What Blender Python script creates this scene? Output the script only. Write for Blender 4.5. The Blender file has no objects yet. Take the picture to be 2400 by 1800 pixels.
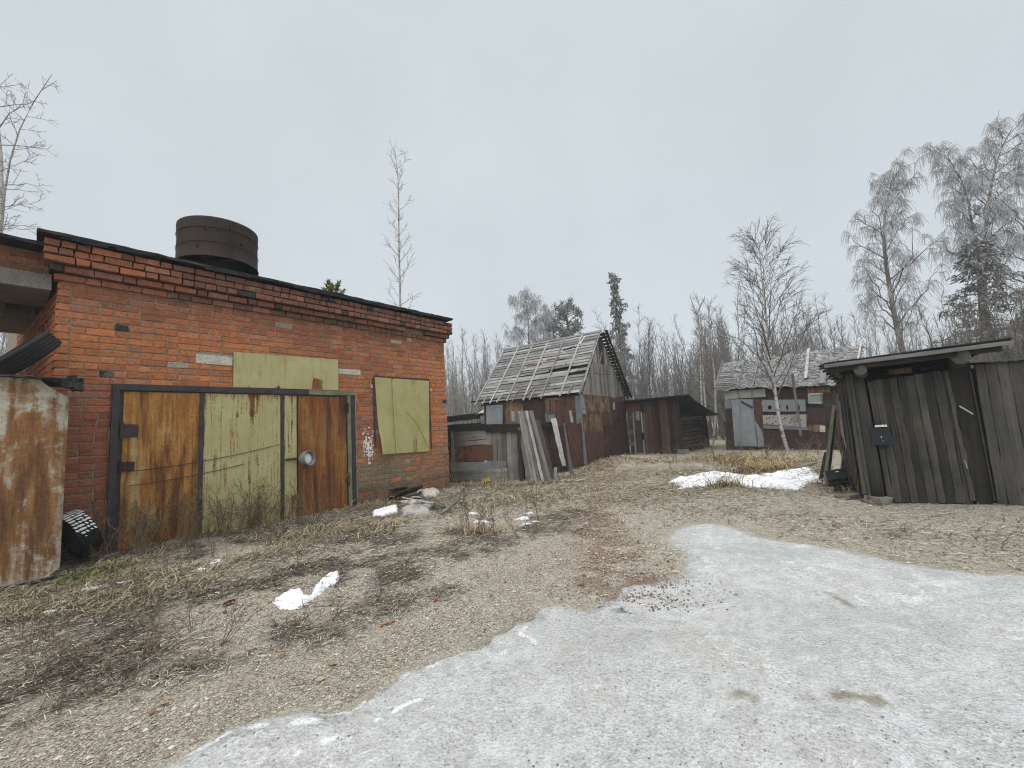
import bpy, math, random
import numpy as np
from mathutils import Matrix, Vector
rng = np.random.default_rng(7)
random.seed(7)
sc = bpy.context.scene
COL = sc.collection
EYE = np.array([0.0, 0.0, 1.45])
FPX = 980.0
# ---------------------------------------------------------------- camera
up = np.array([-550.0, 8850.0, -FPX]); up /= np.linalg.norm(up)
fw = np.array([0, 0, -1.0]); fy = fw - fw.dot(up) * up; fy /= np.linalg.norm(fy)
BAS = np.array([np.cross(fy, up), fy, up])
cam = bpy.data.cameras.new('camera'); cam_o = bpy.data.objects.new('camera', cam); COL.objects.link(cam_o)
cam.sensor_width = 36.0; cam.lens = 36.0 * FPX / 2400.0; cam.clip_end = 2000.0; cam.clip_start = 0.05
M4 = Matrix([list(BAS[i]) + [EYE[i]] for i in range(3)] + [[0, 0, 0, 1]])
cam_o.matrix_world = M4
sc.camera = cam_o
# ---------------------------------------------------------------- sky, sun, exposure
SUN_EL, SUN_AZ = math.radians(48), math.radians(200)
world = bpy.data.worlds.new('World'); sc.world = world; world.use_nodes = True
wn, wl = world.node_tree.nodes, world.node_tree.links
wn.clear()
wo = wn.new('ShaderNodeOutputWorld'); mixs = wn.new('ShaderNodeMixShader'); mixs.inputs[0].default_value = 0.93
sky = wn.new('ShaderNodeTexSky'); sky.sky_type = 'NISHITA'; sky.sun_disc = False
sky.sun_elevation = SUN_EL; sky.sun_rotation = SUN_AZ; sky.dust_density = 4.0
b1 = wn.new('ShaderNodeBackground'); b1.inputs[1].default_value = 0.06
wl.new(sky.outputs[0], b1.inputs[0])
tc = wn.new('ShaderNodeTexCoord'); sx = wn.new('ShaderNodeSeparateXYZ'); wl.new(tc.outputs['Generated'], sx.inputs[0])
nz = wn.new('ShaderNodeTexNoise'); nz.inputs['Scale'].default_value = 1.3; nz.inputs['Detail'].default_value = 3.0
nz.inputs['Roughness'].default_value = 0.45
wl.new(tc.outputs['Generated'], nz.inputs['Vector'])
ma = wn.new('ShaderNodeMath'); ma.operation = 'MULTIPLY_ADD'; ma.inputs[1].default_value = 0.10; ma.inputs[2].default_value = -0.05
wl.new(nz.outputs[0], ma.inputs[0])
ad = wn.new('ShaderNodeMath'); ad.operation = 'ADD'; wl.new(ma.outputs[0], ad.inputs[0]); wl.new(sx.outputs[2], ad.inputs[1])
rp = wn.new('ShaderNodeValToRGB'); wl.new(ad.outputs[0], rp.inputs[0])
cr = rp.color_ramp
SKYSTOPS = [(0.0, (.715, .78, .825)), (.22, (.71, .785, .835)), (.45, (.685, .75, .795)), (.79, (.69, .755, .785)), (.87, (2.3, 2.33, 2.35)), (1.0, (4.2, 4.2, 4.2))]
cr.elements[0].position, cr.elements[1].position = 0, 1
for p, c in SKYSTOPS[1:-1]: cr.elements.new(p)
for e, (p, c) in zip(cr.elements, SKYSTOPS): e.position = p; e.color = (*c, 1)
nz2 = wn.new('ShaderNodeTexNoise'); nz2.inputs['Scale'].default_value = 2.6; nz2.inputs['Detail'].default_value = 5.0; wl.new(tc.outputs['Generated'], nz2.inputs['Vector'])
mr = wn.new('ShaderNodeMapRange'); mr.inputs[1].default_value = .3; mr.inputs[2].default_value = .7; mr.inputs[3].default_value = .95; mr.inputs[4].default_value = 1.05; wl.new(nz2.outputs[0], mr.inputs[0])
b2 = wn.new('ShaderNodeBackground'); wl.new(mr.outputs[0], b2.inputs[1]); wl.new(rp.outputs[0], b2.inputs[0])
wl.new(b1.outputs[0], mixs.inputs[1]); wl.new(b2.outputs[0], mixs.inputs[2]); wl.new(mixs.outputs[0], wo.inputs[0])
sun = bpy.data.lights.new('sun', 'SUN'); sun.energy = 1.4; sun.angle = math.radians(50); sun.color = (1, .985, .96)
sun_o = bpy.data.objects.new('sun', sun); COL.objects.link(sun_o)
sdir = Vector((math.sin(SUN_AZ) * math.cos(SUN_EL), math.cos(SUN_AZ) * math.cos(SUN_EL), math.sin(SUN_EL)))
sun_o.rotation_euler = sdir.to_track_quat('Z', 'Y').to_euler()
sc.view_settings.view_transform = 'Standard'; sc.view_settings.look = 'None'
sc.view_settings.exposure = 0.0; sc.view_settings.gamma = 1.0; sc.view_settings.use_curve_mapping = False
sc.cycles.use_denoising = True; sc.cycles.denoiser = 'OPENIMAGEDENOISE'; sc.cycles.denoising_input_passes = 'RGB_ALBEDO_NORMAL'; sc.cycles.denoising_prefilter = 'NONE'; sc.cycles.filter_width = 1.15; sc.cycles.max_bounces = 5; sc.cycles.diffuse_bounces = 3
# ---------------------------------------------------------------- geometry of the photograph (used to measure places)
def ray(px, py): return BAS @ np.array([px - 1200.0, 900.0 - py, -FPX])
def gnd(px, py, z=0.0):
    d = ray(px, py); return EYE + (z - 1.45) / d[2] * d
def atdepth(px, py, y):
    d = ray(px, py); return EYE + d * (y / d[1])
def inplane(fr, ax, val, px, py):
    """point of frame fr (origin, rot) where the sight line meets local axis ax = val; returned in local coordinates"""
    o, a = fr; c, s = math.cos(a), math.sin(a)
    Rm = np.array([[c, s, 0], [-s, c, 0], [0, 0, 1]])
    e = Rm @ (EYE - o); d = Rm @ ray(px, py)
    return e + d * ((val - e[ax]) / d[ax])
# ---------------------------------------------------------------- noise helpers
_L = np.random.default_rng(99).random((256, 256))
def vn(x, y, seed=0):
    x = np.asarray(x, float) + seed * 17.31; y = np.asarray(y, float) + seed * 7.77
    i = np.floor(x).astype(int); j = np.floor(y).astype(int); f = x - i; g = y - j
    f = f * f * (3 - 2 * f); g = g * g * (3 - 2 * g)
    a = _L[i & 255, j & 255]; b = _L[(i + 1) & 255, j & 255]; c = _L[i & 255, (j + 1) & 255]; d = _L[(i + 1) & 255, (j + 1) & 255]
    return (a * (1 - f) + b * f) * (1 - g) + (c * (1 - f) + d * f) * g
def fbm(x, y, seed=0, o=4):
    r = 0; a = .5; t = 0
    for k in range(o): r = r + a * vn(x * 2 ** k, y * 2 ** k, seed + k); t += a; a *= .5
    return r / t
def sm(x, a, b):
    t = np.clip((np.asarray(x, float) - a) / (b - a), 0, 1); return t * t * (3 - 2 * t)
def gz(x, y):
    x = np.asarray(x, float); y = np.asarray(y, float)
    h = .05 * (fbm(x * .55, y * .55, 3, 3) - .5) + .035 * (fbm(x * 2.2, y * 2.2, 5, 3) - .5)
    h = h + .22 * np.exp(-(((x - 3.7) / 1.0) ** 2 + ((y - 15.3) / .9) ** 2))
    h = h + .10 * np.exp(-(((x - 4.8) / .9) ** 2 + ((y - 17.9) / .9) ** 2))
    sb = (x + 1.82) * .779 - (y - 11.38) * .627      # distance in front of the garage wall
    ss = (x + 1.82) * .627 + (y - 11.38) * .779
    h = h + .05 * np.exp(-((sb - .1) / .5) ** 2) * sm(ss, -8.5, -7) * sm(-ss, -.5, .5)
    far = sm(np.hypot(x, y), 18, 40)
    return h * (1 - far) + far * .25 * (fbm(x * .08, y * .08, 8, 2) - .4)
# ---------------------------------------------------------------- mesh builder
class MB:
    def __init__(s): s.V = []; s.Q = []; s.T = []; s.G = []; s.N = []; s.C = []; s.n = 0
    def add(s, V, Q=None, T=None, G=None, N=None, C=None):
        V = np.asarray(V, float); k = len(V)
        if Q is not None and len(Q): s.Q.append(np.asarray(Q, int) + s.n)
        if T is not None and len(T): s.T.append(np.asarray(T, int) + s.n)
        s.V.append(V); s.G.append(V if G is None else np.asarray(G, float))
        s.N.append(np.zeros((k, 3)) if N is None else np.broadcast_to(np.asarray(N, float), (k, 3)))
        s.C.append(np.ones((k, 3)) if C is None else np.broadcast_to(np.asarray(C, float), (k, 3)))
        s.n += k
    def build(s, name, mat, parent=None, smooth=False, label=None):
        me = bpy.data.meshes.new(name)
        V = np.concatenate(s.V); me.vertices.add(len(V)); me.vertices.foreach_set('co', V.astype(np.float32).ravel())
        Q = np.concatenate(s.Q) if s.Q else np.zeros((0, 4), int); T = np.concatenate(s.T) if s.T else np.zeros((0, 3), int)
        loops = np.concatenate([Q.ravel(), T.ravel()]); me.loops.add(len(loops)); me.loops.foreach_set('vertex_index', loops.astype(np.int32))
        st = np.concatenate([np.arange(len(Q)) * 4, len(Q) * 4 + np.arange(len(T)) * 3]); me.polygons.add(len(st))
        me.polygons.foreach_set('loop_start', st.astype(np.int32))
        try: me.polygons.foreach_set('loop_total', np.concatenate([np.full(len(Q), 4), np.full(len(T), 3)]).astype(np.int32))
        except Exception: pass
        me.update(calc_edges=True)
        if smooth: me.polygons.foreach_set('use_smooth', np.ones(len(st), bool))
        else: me.polygons.foreach_set('use_smooth', np.zeros(len(st), bool))
        for nm, ar in (('gc', s.G), ('nv', s.N)):
            a = me.attributes.new(nm, 'FLOAT_VECTOR', 'POINT'); a.data.foreach_set('vector', np.concatenate(ar).astype(np.float32).ravel())
        c = np.concatenate(s.C); a = me.attributes.new('col', 'FLOAT_COLOR', 'POINT')
        a.data.foreach_set('color', np.concatenate([c, np.ones((len(c), 1))], 1).astype(np.float32).ravel())
        me.validate()
        o = bpy.data.objects.new(name, me); COL.objects.link(o)
        if mat is not None: me.materials.append(mat)
        if parent is not None: o.parent = parent
        if label: o['label'] = label
        return o
def tag(o, label, cat, group=None, kind=None):
    if kind: o['kind'] = kind
    if label: o['label'] = label
    if cat: o['category'] = cat
    if group: o['group'] = group
    return o
def thing(name, label, cat, loc=(0, 0, 0), rot=0.0, group=None):
    o = bpy.data.objects.new(name, None); COL.objects.link(o); o.location = tuple(loc); o.rotation_euler = (0, 0, rot)
    o.empty_display_size = .2
    return tag(o, label, cat, group)
def dup(root, loc, rot, s=1.0, label=None, tilt=(0, 0)):
    r = root.copy(); COL.objects.link(r); r.location = tuple(loc); r.rotation_euler = (tilt[0], tilt[1], rot); r.scale = (s, s, s) if np.isscalar(s) else s
    if label: r['label'] = label
    for ch in list(root.children):
        c = ch.copy(); COL.objects.link(c); c.parent = r
        for g in list(ch.children):
            d = g.copy(); COL.objects.link(d); d.parent = c
    return r
CUBEQ = [[0, 3, 2, 1], [4, 5, 6, 7], [0, 1, 5, 4], [1, 2, 6, 5], [2, 3, 7, 6], [3, 0, 4, 7]]
def box(mb, lo, hi, jit=0.0, C=None):
    lo = np.array(lo, float); hi = np.array(hi, float)
    V = np.array([[lo[0], lo[1], lo[2]], [hi[0], lo[1], lo[2]], [hi[0], hi[1], lo[2]], [lo[0], hi[1], lo[2]],
                  [lo[0], lo[1], hi[2]], [hi[0], lo[1], hi[2]], [hi[0], hi[1], hi[2]], [lo[0], hi[1], hi[2]]])
    if jit: V = V + rng.uniform(-jit, jit, V.shape)
    r = rng.random(3); order = np.argsort(-(hi - lo))
    mb.add(V, CUBEQ, G=(V - lo)[:, order] + r * 40, N=r, C=C)
def plank(mb, p0, p1, wd, w, t, seg=5, jit=.004, C=None, bow=0.0, taper=1.0, ragged=0.0):
    p0 = np.array(p0, float); p1 = np.array(p1, float); ax = p1 - p0; L = np.linalg.norm(ax); ax /= L
    wd = np.array(wd, float); wd = wd - wd.dot(ax) * ax; wd /= np.linalg.norm(wd); td = np.cross(ax, wd)
    k = seg + 1; tt = np.linspace(0, 1, k)
    off = (rng.normal(size=(k, 4)) * jit)
    V = []; G = []; N = []
    r = rng.random(3)
    for i, q in enumerate(tt):
        c = p0 + ax * L * q + td * bow * 4 * q * (1 - q) * L
        ww = w * (1 + (taper - 1) * q) / 2
        for j, (a, b) in enumerate(((-1, -1), (1, -1), (1, 1), (-1, 1))):
            e = rng.uniform(-ragged, ragged) if i in (0, k - 1) else 0
            V.append(c + wd * (a * ww + off[i, j // 2 + (0 if a < 0 else 1)] * (1 if j < 4 else 0)) + td * (b * t / 2) + ax * e)
            G.append((L * q + r[0] * 40, a * ww + b * t + r[1] * 40, r[2] * 40)); N.append((r[0], q, r[2]))
    Q = []
    for i in range(seg):
        for j in range(4):
            a = i * 4 + j; b = i * 4 + (j + 1) % 4; Q.append([a, b, b + 4, a + 4])
    Q.append([3, 2, 1, 0]); e = seg * 4; Q.append([e, e + 1, e + 2, e + 3])
    mb.add(V, Q, G=G, N=N, C=C)
def tubes(mb, P, R, sides=4, C=None, cap=False):
    """P (n,k,3), R (n,k)"""
    P = np.asarray(P, float); R = np.asarray(R, float); n, k, _ = P.shape
    T = np.gradient(P, axis=1); T /= np.linalg.norm(T, axis=2, keepdims=True) + 1e-9
    ref = np.where(np.abs(T[..., 2:3]) > .9, np.array([1.0, 0, 0]), np.array([0, 0, 1.0]))
    A = np.cross(T, ref); A /= np.linalg.norm(A, axis=2, keepdims=True) + 1e-9; Bv = np.cross(T, A)
    th = np.arange(sides) / sides * 2 * np.pi
    V = P[:, :, None, :] + R[:, :, None, None] * (A[:, :, None, :] * np.cos(th)[None, None, :, None] + Bv[:, :, None, :] * np.sin(th)[None, None, :, None])
    idx = np.arange(n * k * sides).reshape(n, k, sides)
    a = idx[:, :-1, :]; b = np.roll(idx, -1, 2)[:, :-1, :]; c = np.roll(idx, -1, 2)[:, 1:, :]; d = idx[:, 1:, :]
    Q = np.stack([a, b, c, d], -1).reshape(-1, 4)
    dist = np.concatenate([np.zeros((n, 1)), np.cumsum(np.linalg.norm(np.diff(P, axis=1), axis=2), 1)], 1)
    rn = rng.random((n, 1, 1))
    G = np.stack([np.broadcast_to(dist[:, :, None], (n, k, sides)) + rn * 40, np.broadcast_to(th[None, None] * R[:, :, None], (n, k, sides)) + rn * 20, np.broadcast_to(rn * 33, (n, k, sides))], -1).reshape(-1, 3)
    N = np.stack([np.broadcast_to(rn, (n, k, sides)), np.broadcast_to((dist / (dist[:, -1:] + 1e-9))[:, :, None], (n, k, sides)), np.broadcast_to(rn, (n, k, sides))], -1).reshape(-1, 3)
    V = V.reshape(-1, 3)
    if C is not None and np.ndim(C) == 2: C = np.repeat(C, k * sides, 0)
    if cap and sides == 4:
        Q = np.concatenate([Q, idx[:, 0, ::-1], idx[:, -1, :]])
    if cap and sides != 4:
        T3 = []
        for e, rev in ((0, True), (k - 1, False)):
            for j in range(1, sides - 1):
                t3 = np.stack([idx[:, e, 0], idx[:, e, j], idx[:, e, j + 1]], -1); T3.append(t3[:, ::-1] if rev else t3)
        mb.add(V, Q, np.concatenate(T3), G=G, N=N, C=C); return
    mb.add(V, Q, G=G, N=N, C=C)
def tube(mb, pts, rad, sides=8, C=None, cap=True):
    pts = np.array(pts, float); R = np.broadcast_to(np.asarray(rad, float), (len(pts),)); tubes(mb, pts[None], R[None], sides, C, cap)
def sheet(mb, c00, c10, c11, c01, nu=8, nv=8, amp=.01, thick=.004, C=None, freq=3.0, edge=0.0, bend=None):
    """dented plate given by four corners (local), bulging along its normal; c00 bottom-left, going right, up"""
    c = [np.array(q, float) for q in (c00, c10, c11, c01)]
    uu, vv = np.meshgrid(np.linspace(0, 1, nu + 1), np.linspace(0, 1, nv + 1), indexing='ij'); u = uu.ravel(); v = vv.ravel()
    P = (c[0] * ((1 - u) * (1 - v))[:, None] + c[1] * (u * (1 - v))[:, None] + c[2] * (u * v)[:, None] + c[3] * ((1 - u) * v)[:, None])
    U = c[1] - c[0]; Vd = c[3] - c[0]; nrm = np.cross(U, Vd); nrm /= np.linalg.norm(nrm)
    w = np.linalg.norm(U); h = np.linalg.norm(Vd); sd = rng.integers(1, 200)
    d = (fbm(u * w * freq, v * h * freq, sd, 3) - .5) * 2 * amp
    if bend is not None: d = d + bend(u, v)
    if edge:
        du = (fbm(v * h * 6, u * 0 + 3, sd + 5, 2) - .5) * 2 * edge * (np.abs(u - .5) > .499); dv = (fbm(u * w * 6, v * 0 + 9, sd + 7, 2) - .5) * 2 * edge * (np.abs(v - .5) > .499)
        P = P + du[:, None] * U / w + dv[:, None] * Vd / h
    F = P + nrm * (d + thick)[:, None]; Bk = P + nrm * (d[:, None])
    idx = np.arange((nu + 1) * (nv + 1)).reshape(nu + 1, nv + 1); m = idx.size
    Q = np.stack([idx[:-1, :-1], idx[1:, :-1], idx[1:, 1:], idx[:-1, 1:]], -1).reshape(-1, 4)
    Qb = Q[:, ::-1] + m
    rim = np.concatenate([idx[:, 0], idx[-1, 1:], idx[-2::-1, -1], idx[0, -2:0:-1]]); rn = np.roll(rim, -1)
    Qr = np.stack([rim, rim + m, rn + m, rn], -1)
    r = rng.random(3)
    G = np.stack([u * w + r[0] * 40, v * h, u * 0 + r[2] * 40], 1); N = np.stack([u, v, u * 0 + r[2]], 1)
    mb.add(np.concatenate([F, Bk]), np.concatenate([Q, Qb, Qr]), G=np.concatenate([G, G]), N=np.concatenate([N, N]), C=C)
def lathe(mb, prof, n=32, M=None, C=None, rmod=None):
    prof = np.array(prof, float); k = len(prof); th = np.arange(n) / n * 2 * np.pi
    r = prof[:, 0][None] * np.ones((n, 1))
    if rmod is not None: r = rmod(r, th)
    V = np.stack([r * np.cos(th)[:, None], r * np.sin(th)[:, None], np.broadcast_to(prof[:, 1], (n, k))], -1).reshape(-1, 3)
    idx = np.arange(n * k).reshape(n, k); nx = np.roll(idx, -1, 0)
    Q = np.stack([idx[:, :-1], nx[:, :-1], nx[:, 1:], idx[:, 1:]], -1).reshape(-1, 4)
    G = np.stack([np.repeat(th * prof[:, 0].max(), k), np.tile(prof[:, 1], n), np.zeros(n * k)], 1)
    if M is not None: V = V @ np.asarray(M[0]).T + np.asarray(M[1])
    mb.add(V, Q, G=G, N=np.stack([np.repeat(th / 6.283, k), np.tile(np.linspace(0, 1, k), n), np.zeros(n * k)], 1), C=C)
def polydist(X, Y, poly):
    """signed distance, positive inside"""
    P = np.array(poly, float); Q = np.roll(P, -1, 0); x = X.ravel(); y = Y.ravel(); best = np.full(x.shape, 1e9); ins = np.zeros(x.shape, bool)
    for a, b in zip(P, Q):
        d = b - a; t = np.clip(((x - a[0]) * d[0] + (y - a[1]) * d[1]) / (d @ d + 1e-12), 0, 1)
        best = np.minimum(best, np.hypot(x - a[0] - t * d[0], y - a[1] - t * d[1]))
        if a[1] != b[1]:
            c = ((a[1] > y) != (b[1] > y)) & (x < (b[0] - a[0]) * (y - a[1]) / (b[1] - a[1]) + a[0]); ins ^= c
    return np.where(ins, best, -best).reshape(X.shape)
def stroke(x, y, pix, w):
    """soft mask around a polyline measured on the ground"""
    P = [gnd(*p)[:2] for p in pix]; m = np.full(np.shape(x), 1e9)
    if len(P) == 1: P = P * 2
    for a, b in zip(P[:-1], P[1:]):
        d = b - a; t = np.clip(((x - a[0]) * d[0] + (y - a[1]) * d[1]) / (d @ d + 1e-9), 0, 1); m = np.minimum(m, np.hypot(x - a[0] - t * d[0], y - a[1] - t * d[1]))
    return np.exp(-(m / w) ** 2)
# ---------------------------------------------------------------- materials
class NT:
    def __init__(s, name):
        s.m = bpy.data.materials.new(name); s.m.use_nodes = True; s.t = s.m.node_tree; s.b = s.t.nodes['Principled BSDF']; s._g = None
    def n(s, ty): return s.t.nodes.new(ty)
    def set(s, sock, v):
        if hasattr(v, 'is_linked') or isinstance(v, bpy.types.NodeSocket): s.t.links.new(v, sock)
        else:
            if sock.type == 'RGBA':
                v = (v, v, v, 1) if np.isscalar(v) else (*v[:3], 1)
            sock.default_value = v
    def pos(s):
        if s._g is None: s._g = s.n('ShaderNodeNewGeometry')
        return s._g.outputs['Position']
    def at(s, nm, out='Vector'):
        a = s.n('ShaderNodeAttribute'); a.attribute_name = nm; return a.outputs[out]
    def vm(s, v, k):
        x = s.n('ShaderNodeVectorMath'); x.operation = 'MULTIPLY'; s.set(x.inputs[0], v); x.inputs[1].default_value = k; return x.outputs[0]
    def sep(s, v):
        x = s.n('ShaderNodeSeparateXYZ'); s.set(x.inputs[0], v); return x.outputs
    def noise(s, v, sc=1.0, det=4.0, ro=.55, dist=0.0):
        x = s.n('ShaderNodeTexNoise'); s.set(x.inputs['Vector'], v); x.inputs['Scale'].default_value = sc; x.inputs['Detail'].default_value = det
        x.inputs['Roughness'].default_value = ro; x.inputs['Distortion'].default_value = dist; return x.outputs[0]
    def voro(s, v, sc=1.0, feat='F1', out='Distance', rnd=1.0):
        x = s.n('ShaderNodeTexVoronoi'); x.feature = feat; s.set(x.inputs['Vector'], v); x.inputs['Scale'].default_value = sc; x.inputs['Randomness'].default_value = rnd; return x.outputs[out]
    def ramp(s, f, stops, interp='LINEAR'):
        x = s.n('ShaderNodeValToRGB'); s.set(x.inputs[0], f); c = x.color_ramp; c.interpolation = interp
        c.elements[0].position = 0; c.elements[1].position = 1
        while len(c.elements) < len(stops): c.elements.new(.5)
        for e, (p, q) in zip(c.elements, stops):
            e.position = p; e.color = (q, q, q, 1) if np.isscalar(q) else (*q, 1)
        return x.outputs[0]
    def mix(s, f, a, b, mode='MIX'):
        x = s.n('ShaderNodeMix'); x.data_type = 'RGBA'; x.blend_type = mode; x.clamp_factor = True
        s.set(x.inputs[0], f); s.set(x.inputs[6], a); s.set(x.inputs[7], b); return x.outputs[2]
    def ma(s, op, a, b=0.0, c=0.0, clamp=False):
        x = s.n('ShaderNodeMath'); x.operation = op; x.use_clamp = clamp; s.set(x.inputs[0], a); s.set(x.inputs[1], b); s.set(x.inputs[2], c); return x.outputs[0]
    def done(s, col, rough=.85, h=None, dist=.01, strength=1.0, spec=.3, metal=0.0):
        s.set(s.b.inputs['Base Color'], col); s.set(s.b.inputs['Roughness'], rough); s.b.inputs['Specular IOR Level'].default_value = spec
        s.set(s.b.inputs['Metallic'], metal)
        if h is not None:
            x = s.n('ShaderNodeBump'); x.inputs['Strength'].default_value = strength; x.inputs['Distance'].default_value = dist
            s.set(x.inputs['Height'], h); s.t.links.new(x.outputs[0], s.b.inputs['Normal'])
        return s.m
def m_brick():
    t = NT('weathered_brick'); p = t.pos(); c = t.at('col', 'Color')
    n1 = t.noise(p, 24, 6, .7); n2 = t.noise(p, 90, 4, .6); n3 = t.noise(p, 1.1, 3)
    c = t.mix(1.0, c, t.ramp(n1, [(.28, .62), (.5, 1.0), (.72, 1.25)]), 'MULTIPLY')
    c = t.mix(1.0, c, t.ramp(n2, [(.3, .72), (.55, 1.0), (.75, 1.2)]), 'MULTIPLY')
    c = t.mix(t.ramp(t.noise(p, 5, 5, .7), [(.60, 0.0), (.72, .55)]), c, (.30, .25, .19))
    c = t.mix(t.ramp(t.noise(t.vm(p, (2.2, 2.2, .5)), 2.0, 6, .72), [(.54, 0.0), (.72, .4)]), c, (.10, .06, .045)); c = t.mix(t.ramp(t.noise(t.vm(p, (1, 1, .7)), 3.1, 6, .75), [(.60, 0.0), (.72, .4)]), c, (.42, .34, .27))
    return t.done(c, .92, t.ma('ADD', t.ma('MULTIPLY', n2, .5), n1), .012, .9, .2)
def m_mortar():
    t = NT('old_mortar'); p = t.pos(); n = t.noise(p, 40, 5, .7)
    c = t.mix(t.noise(p, 3, 4), (.27, .215, .155), (.42, .345, .255)); c = t.mix(1.0, c, t.ramp(n, [(.3, .55), (.7, 1.2)]), 'MULTIPLY')
    return t.done(c, .95, n, .01, 1.0, .1)
def m_plain(name, c1, c2, scale=6, rough=.85, bump=.004, fine=60, spec=.3, metal=0.0, coord='pos', stretch=(1, 1, 1)):
    t = NT(name); p = t.pos() if coord == 'pos' else t.at('gc'); p = t.vm(p, stretch)
    n = t.noise(p, scale, 6, .65); f = t.noise(p, fine, 3, .6)
    c = t.mix(t.ramp(n, [(.3, 0.0), (.7, 1.0)]), c1, c2); c = t.mix(1.0, c, t.ramp(f, [(.3, .75), (.7, 1.2)]), 'MULTIPLY')
    return t.done(c, rough, t.ma('ADD', f, n), bump, 1.0, spec, metal)
def m_rust(name, paint, paint2, r1, r2, lo=.45, hi=.6, streak=10.0, edge=.12, rough=.62, side=None, dark=(.035, .018, .012), spec=.35, drip=.8):
    """old painted steel: paint showing through rust that runs down from the top and up from the bottom"""
    t = NT(name); g = t.at('gc'); nv = t.sep(t.at('nv'))
    s1 = t.noise(t.vm(g, (streak, .55, 1)), 1.0, 5, .62); s2 = t.noise(g, 2.2, 5, .65, .6); s3 = t.noise(g, 26, 5, .7)
    s4 = t.noise(t.vm(g, (streak * 3.2, 1.6, 1)), 1.0, 4, .6)
    f = t.ma('ADD', t.ma('MULTIPLY', s1, .5), t.ma('ADD', t.ma('MULTIPLY', s2, .34), t.ma('MULTIPLY', s3, .16)))
    e = t.ma('ADD', t.ramp(nv[1], [(0.0, 1.0), (.10, .35), (.3, 0.0)]), t.ramp(nv[1], [(.72, 0.0), (.93, .5), (1.0, 1.0)]))
    f = t.ma('ADD', f, t.ma('MULTIPLY', e, edge))
    if side is not None: f = t.ma('ADD', f, t.ramp(nv[0], side))
    m = t.ramp(f, [(lo, 0.0), (hi, 1.0)])
    pc = t.mix(t.ramp(s2, [(.35, 0.0), (.65, 1.0)]), paint, paint2)
    pc = t.mix(t.ramp(t.ma('ADD', t.ma('MULTIPLY', s4, .7), t.ma('MULTIPLY', s3, .3)), [(.53, 0.0), (.61, drip)]), pc, r1)
    rc = t.mix(t.ramp(s4, [(.38, 0.0), (.6, 1.0)]), r1, r2); rc = t.mix(t.ramp(s1, [(.52, 0.0), (.62, .85)]), rc, dark)
    rc = t.mix(1.0, rc, t.ramp(s3, [(.3, .7), (.7, 1.25)]), 'MULTIPLY')
    c = t.mix(m, pc, rc)
    return t.done(c, t.ramp(m, [(0, rough), (1, .88)]), t.ma('ADD', s3, t.ma('MULTIPLY', m, .4)), .004, .8, spec)
def m_wood(name, light, dark, brown=None, bamt=0.0, rough=.88, moss=0.0, split=.5, var=(.42, 1.6)):
    t = NT(name); g = t.at('gc'); nv = t.sep(t.at('nv'))
    gr = t.noise(t.vm(g, (1.2, 42, 1)), 1.0, 6, .68, .35); g2 = t.noise(t.vm(g, (.5, 9, 1)), 1.0, 4, .6); cr = t.noise(t.vm(g, (.9, 75, 1)), 1.0, 3, .6, .5)
    p = t.noise(t.pos(), 2.3, 5, .65)
    f = t.ma('ADD', t.ma('MULTIPLY', gr, .55), t.ma('MULTIPLY', g2, .45))
    c = t.mix(t.ramp(f, [(.33, 0.0), (.66, 1.0)]), dark, light)
    if brown is not None: c = t.mix(t.ramp(p, [(.5 - bamt * .3, 0.0), (.72, bamt)]), c, brown)
    c = t.mix(1.0, c, t.ramp(nv[0], [(0.0, var[0]), (.5, .95), (1.0, var[1])]), 'MULTIPLY')
    c = t.mix(t.ramp(cr, [(.62, 0.0), (.70, split)]), c, (.012, .010, .009))
    k = t.voro(t.vm(g, (2.2, 8, 1)), 1.0); c = t.mix(t.ramp(k, [(.05, .8), (.12, 0.0)]), c, (.03, .022, .016))
    if moss: c = t.mix(t.ramp(t.noise(t.pos(), 9, 5, .7), [(.55, 0.0), (.7, moss)]), c, (.16, .165, .10))
    c = t.mix(1.0, c, t.ramp(p, [(.3, .7), (.7, 1.2)]), 'MULTIPLY')
    return t.done(c, rough, t.ma('ADD', gr, t.ma('MULTIPLY', cr, -.8)), .006, .9, .2)
def m_col(name, rough=.9, amt=.35, scale=30, spec=.2, trans=0.0):
    """colour from the piece's own colour attribute"""
    t = NT(name); n = t.noise(t.pos(), scale, 4, .6)
    c = t.mix(1.0, t.at('col', 'Color'), t.ramp(n, [(.3, 1 - amt), (.7, 1 + amt)]), 'MULTIPLY')
    return t.done(c, rough, n, .003, .6, spec)
def m_bark(name, c1, c2, dashes=False):
    t = NT(name); g = t.at('gc'); n = t.noise(t.vm(g, (5, 14, 1)), 1.0, 5, .65); c = t.mix(t.ramp(n, [(.35, 0.0), (.65, 1.0)]), c1, c2)
    if dashes:
        d = t.noise(t.vm(g, (16, 3.0, 1)), 1.0, 3, .6); c = t.mix(t.ramp(d, [(.56, 0.0), (.62, .9)]), c, (.03, .027, .024))
    return t.done(c, .9, n, .008, .8, .2)
MAT = {}
MAT['brick'] = m_brick(); MAT['mortar'] = m_mortar()
MAT['mosswood'] = m_wood('mossy_plank', (.27, .265, .215), (.125, .122, .098), (.16, .16, .09), .4, moss=.4, var=(.9, 1.1))
MAT['felt'] = m_plain('roofing_felt', (.012, .012, .013), (.035, .034, .034), 5, .8, .006)
MAT['concrete'] = m_plain('raw_concrete', (.15, .14, .115), (.26, .245, .205), 4, .95, .012, 45)
MAT['plaster'] = m_plain('limewash', (.42, .39, .33), (.62, .59, .51), 7, .9, .006, 30)
MAT['render'] = m_plain('mud_render', (.23, .195, .14), (.33, .29, .215), 6, .95, .01, 40)
MAT['white'] = m_plain('white_paint', (.66, .64, .60), (.82, .81, .78), 9, .7, .002)
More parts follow.
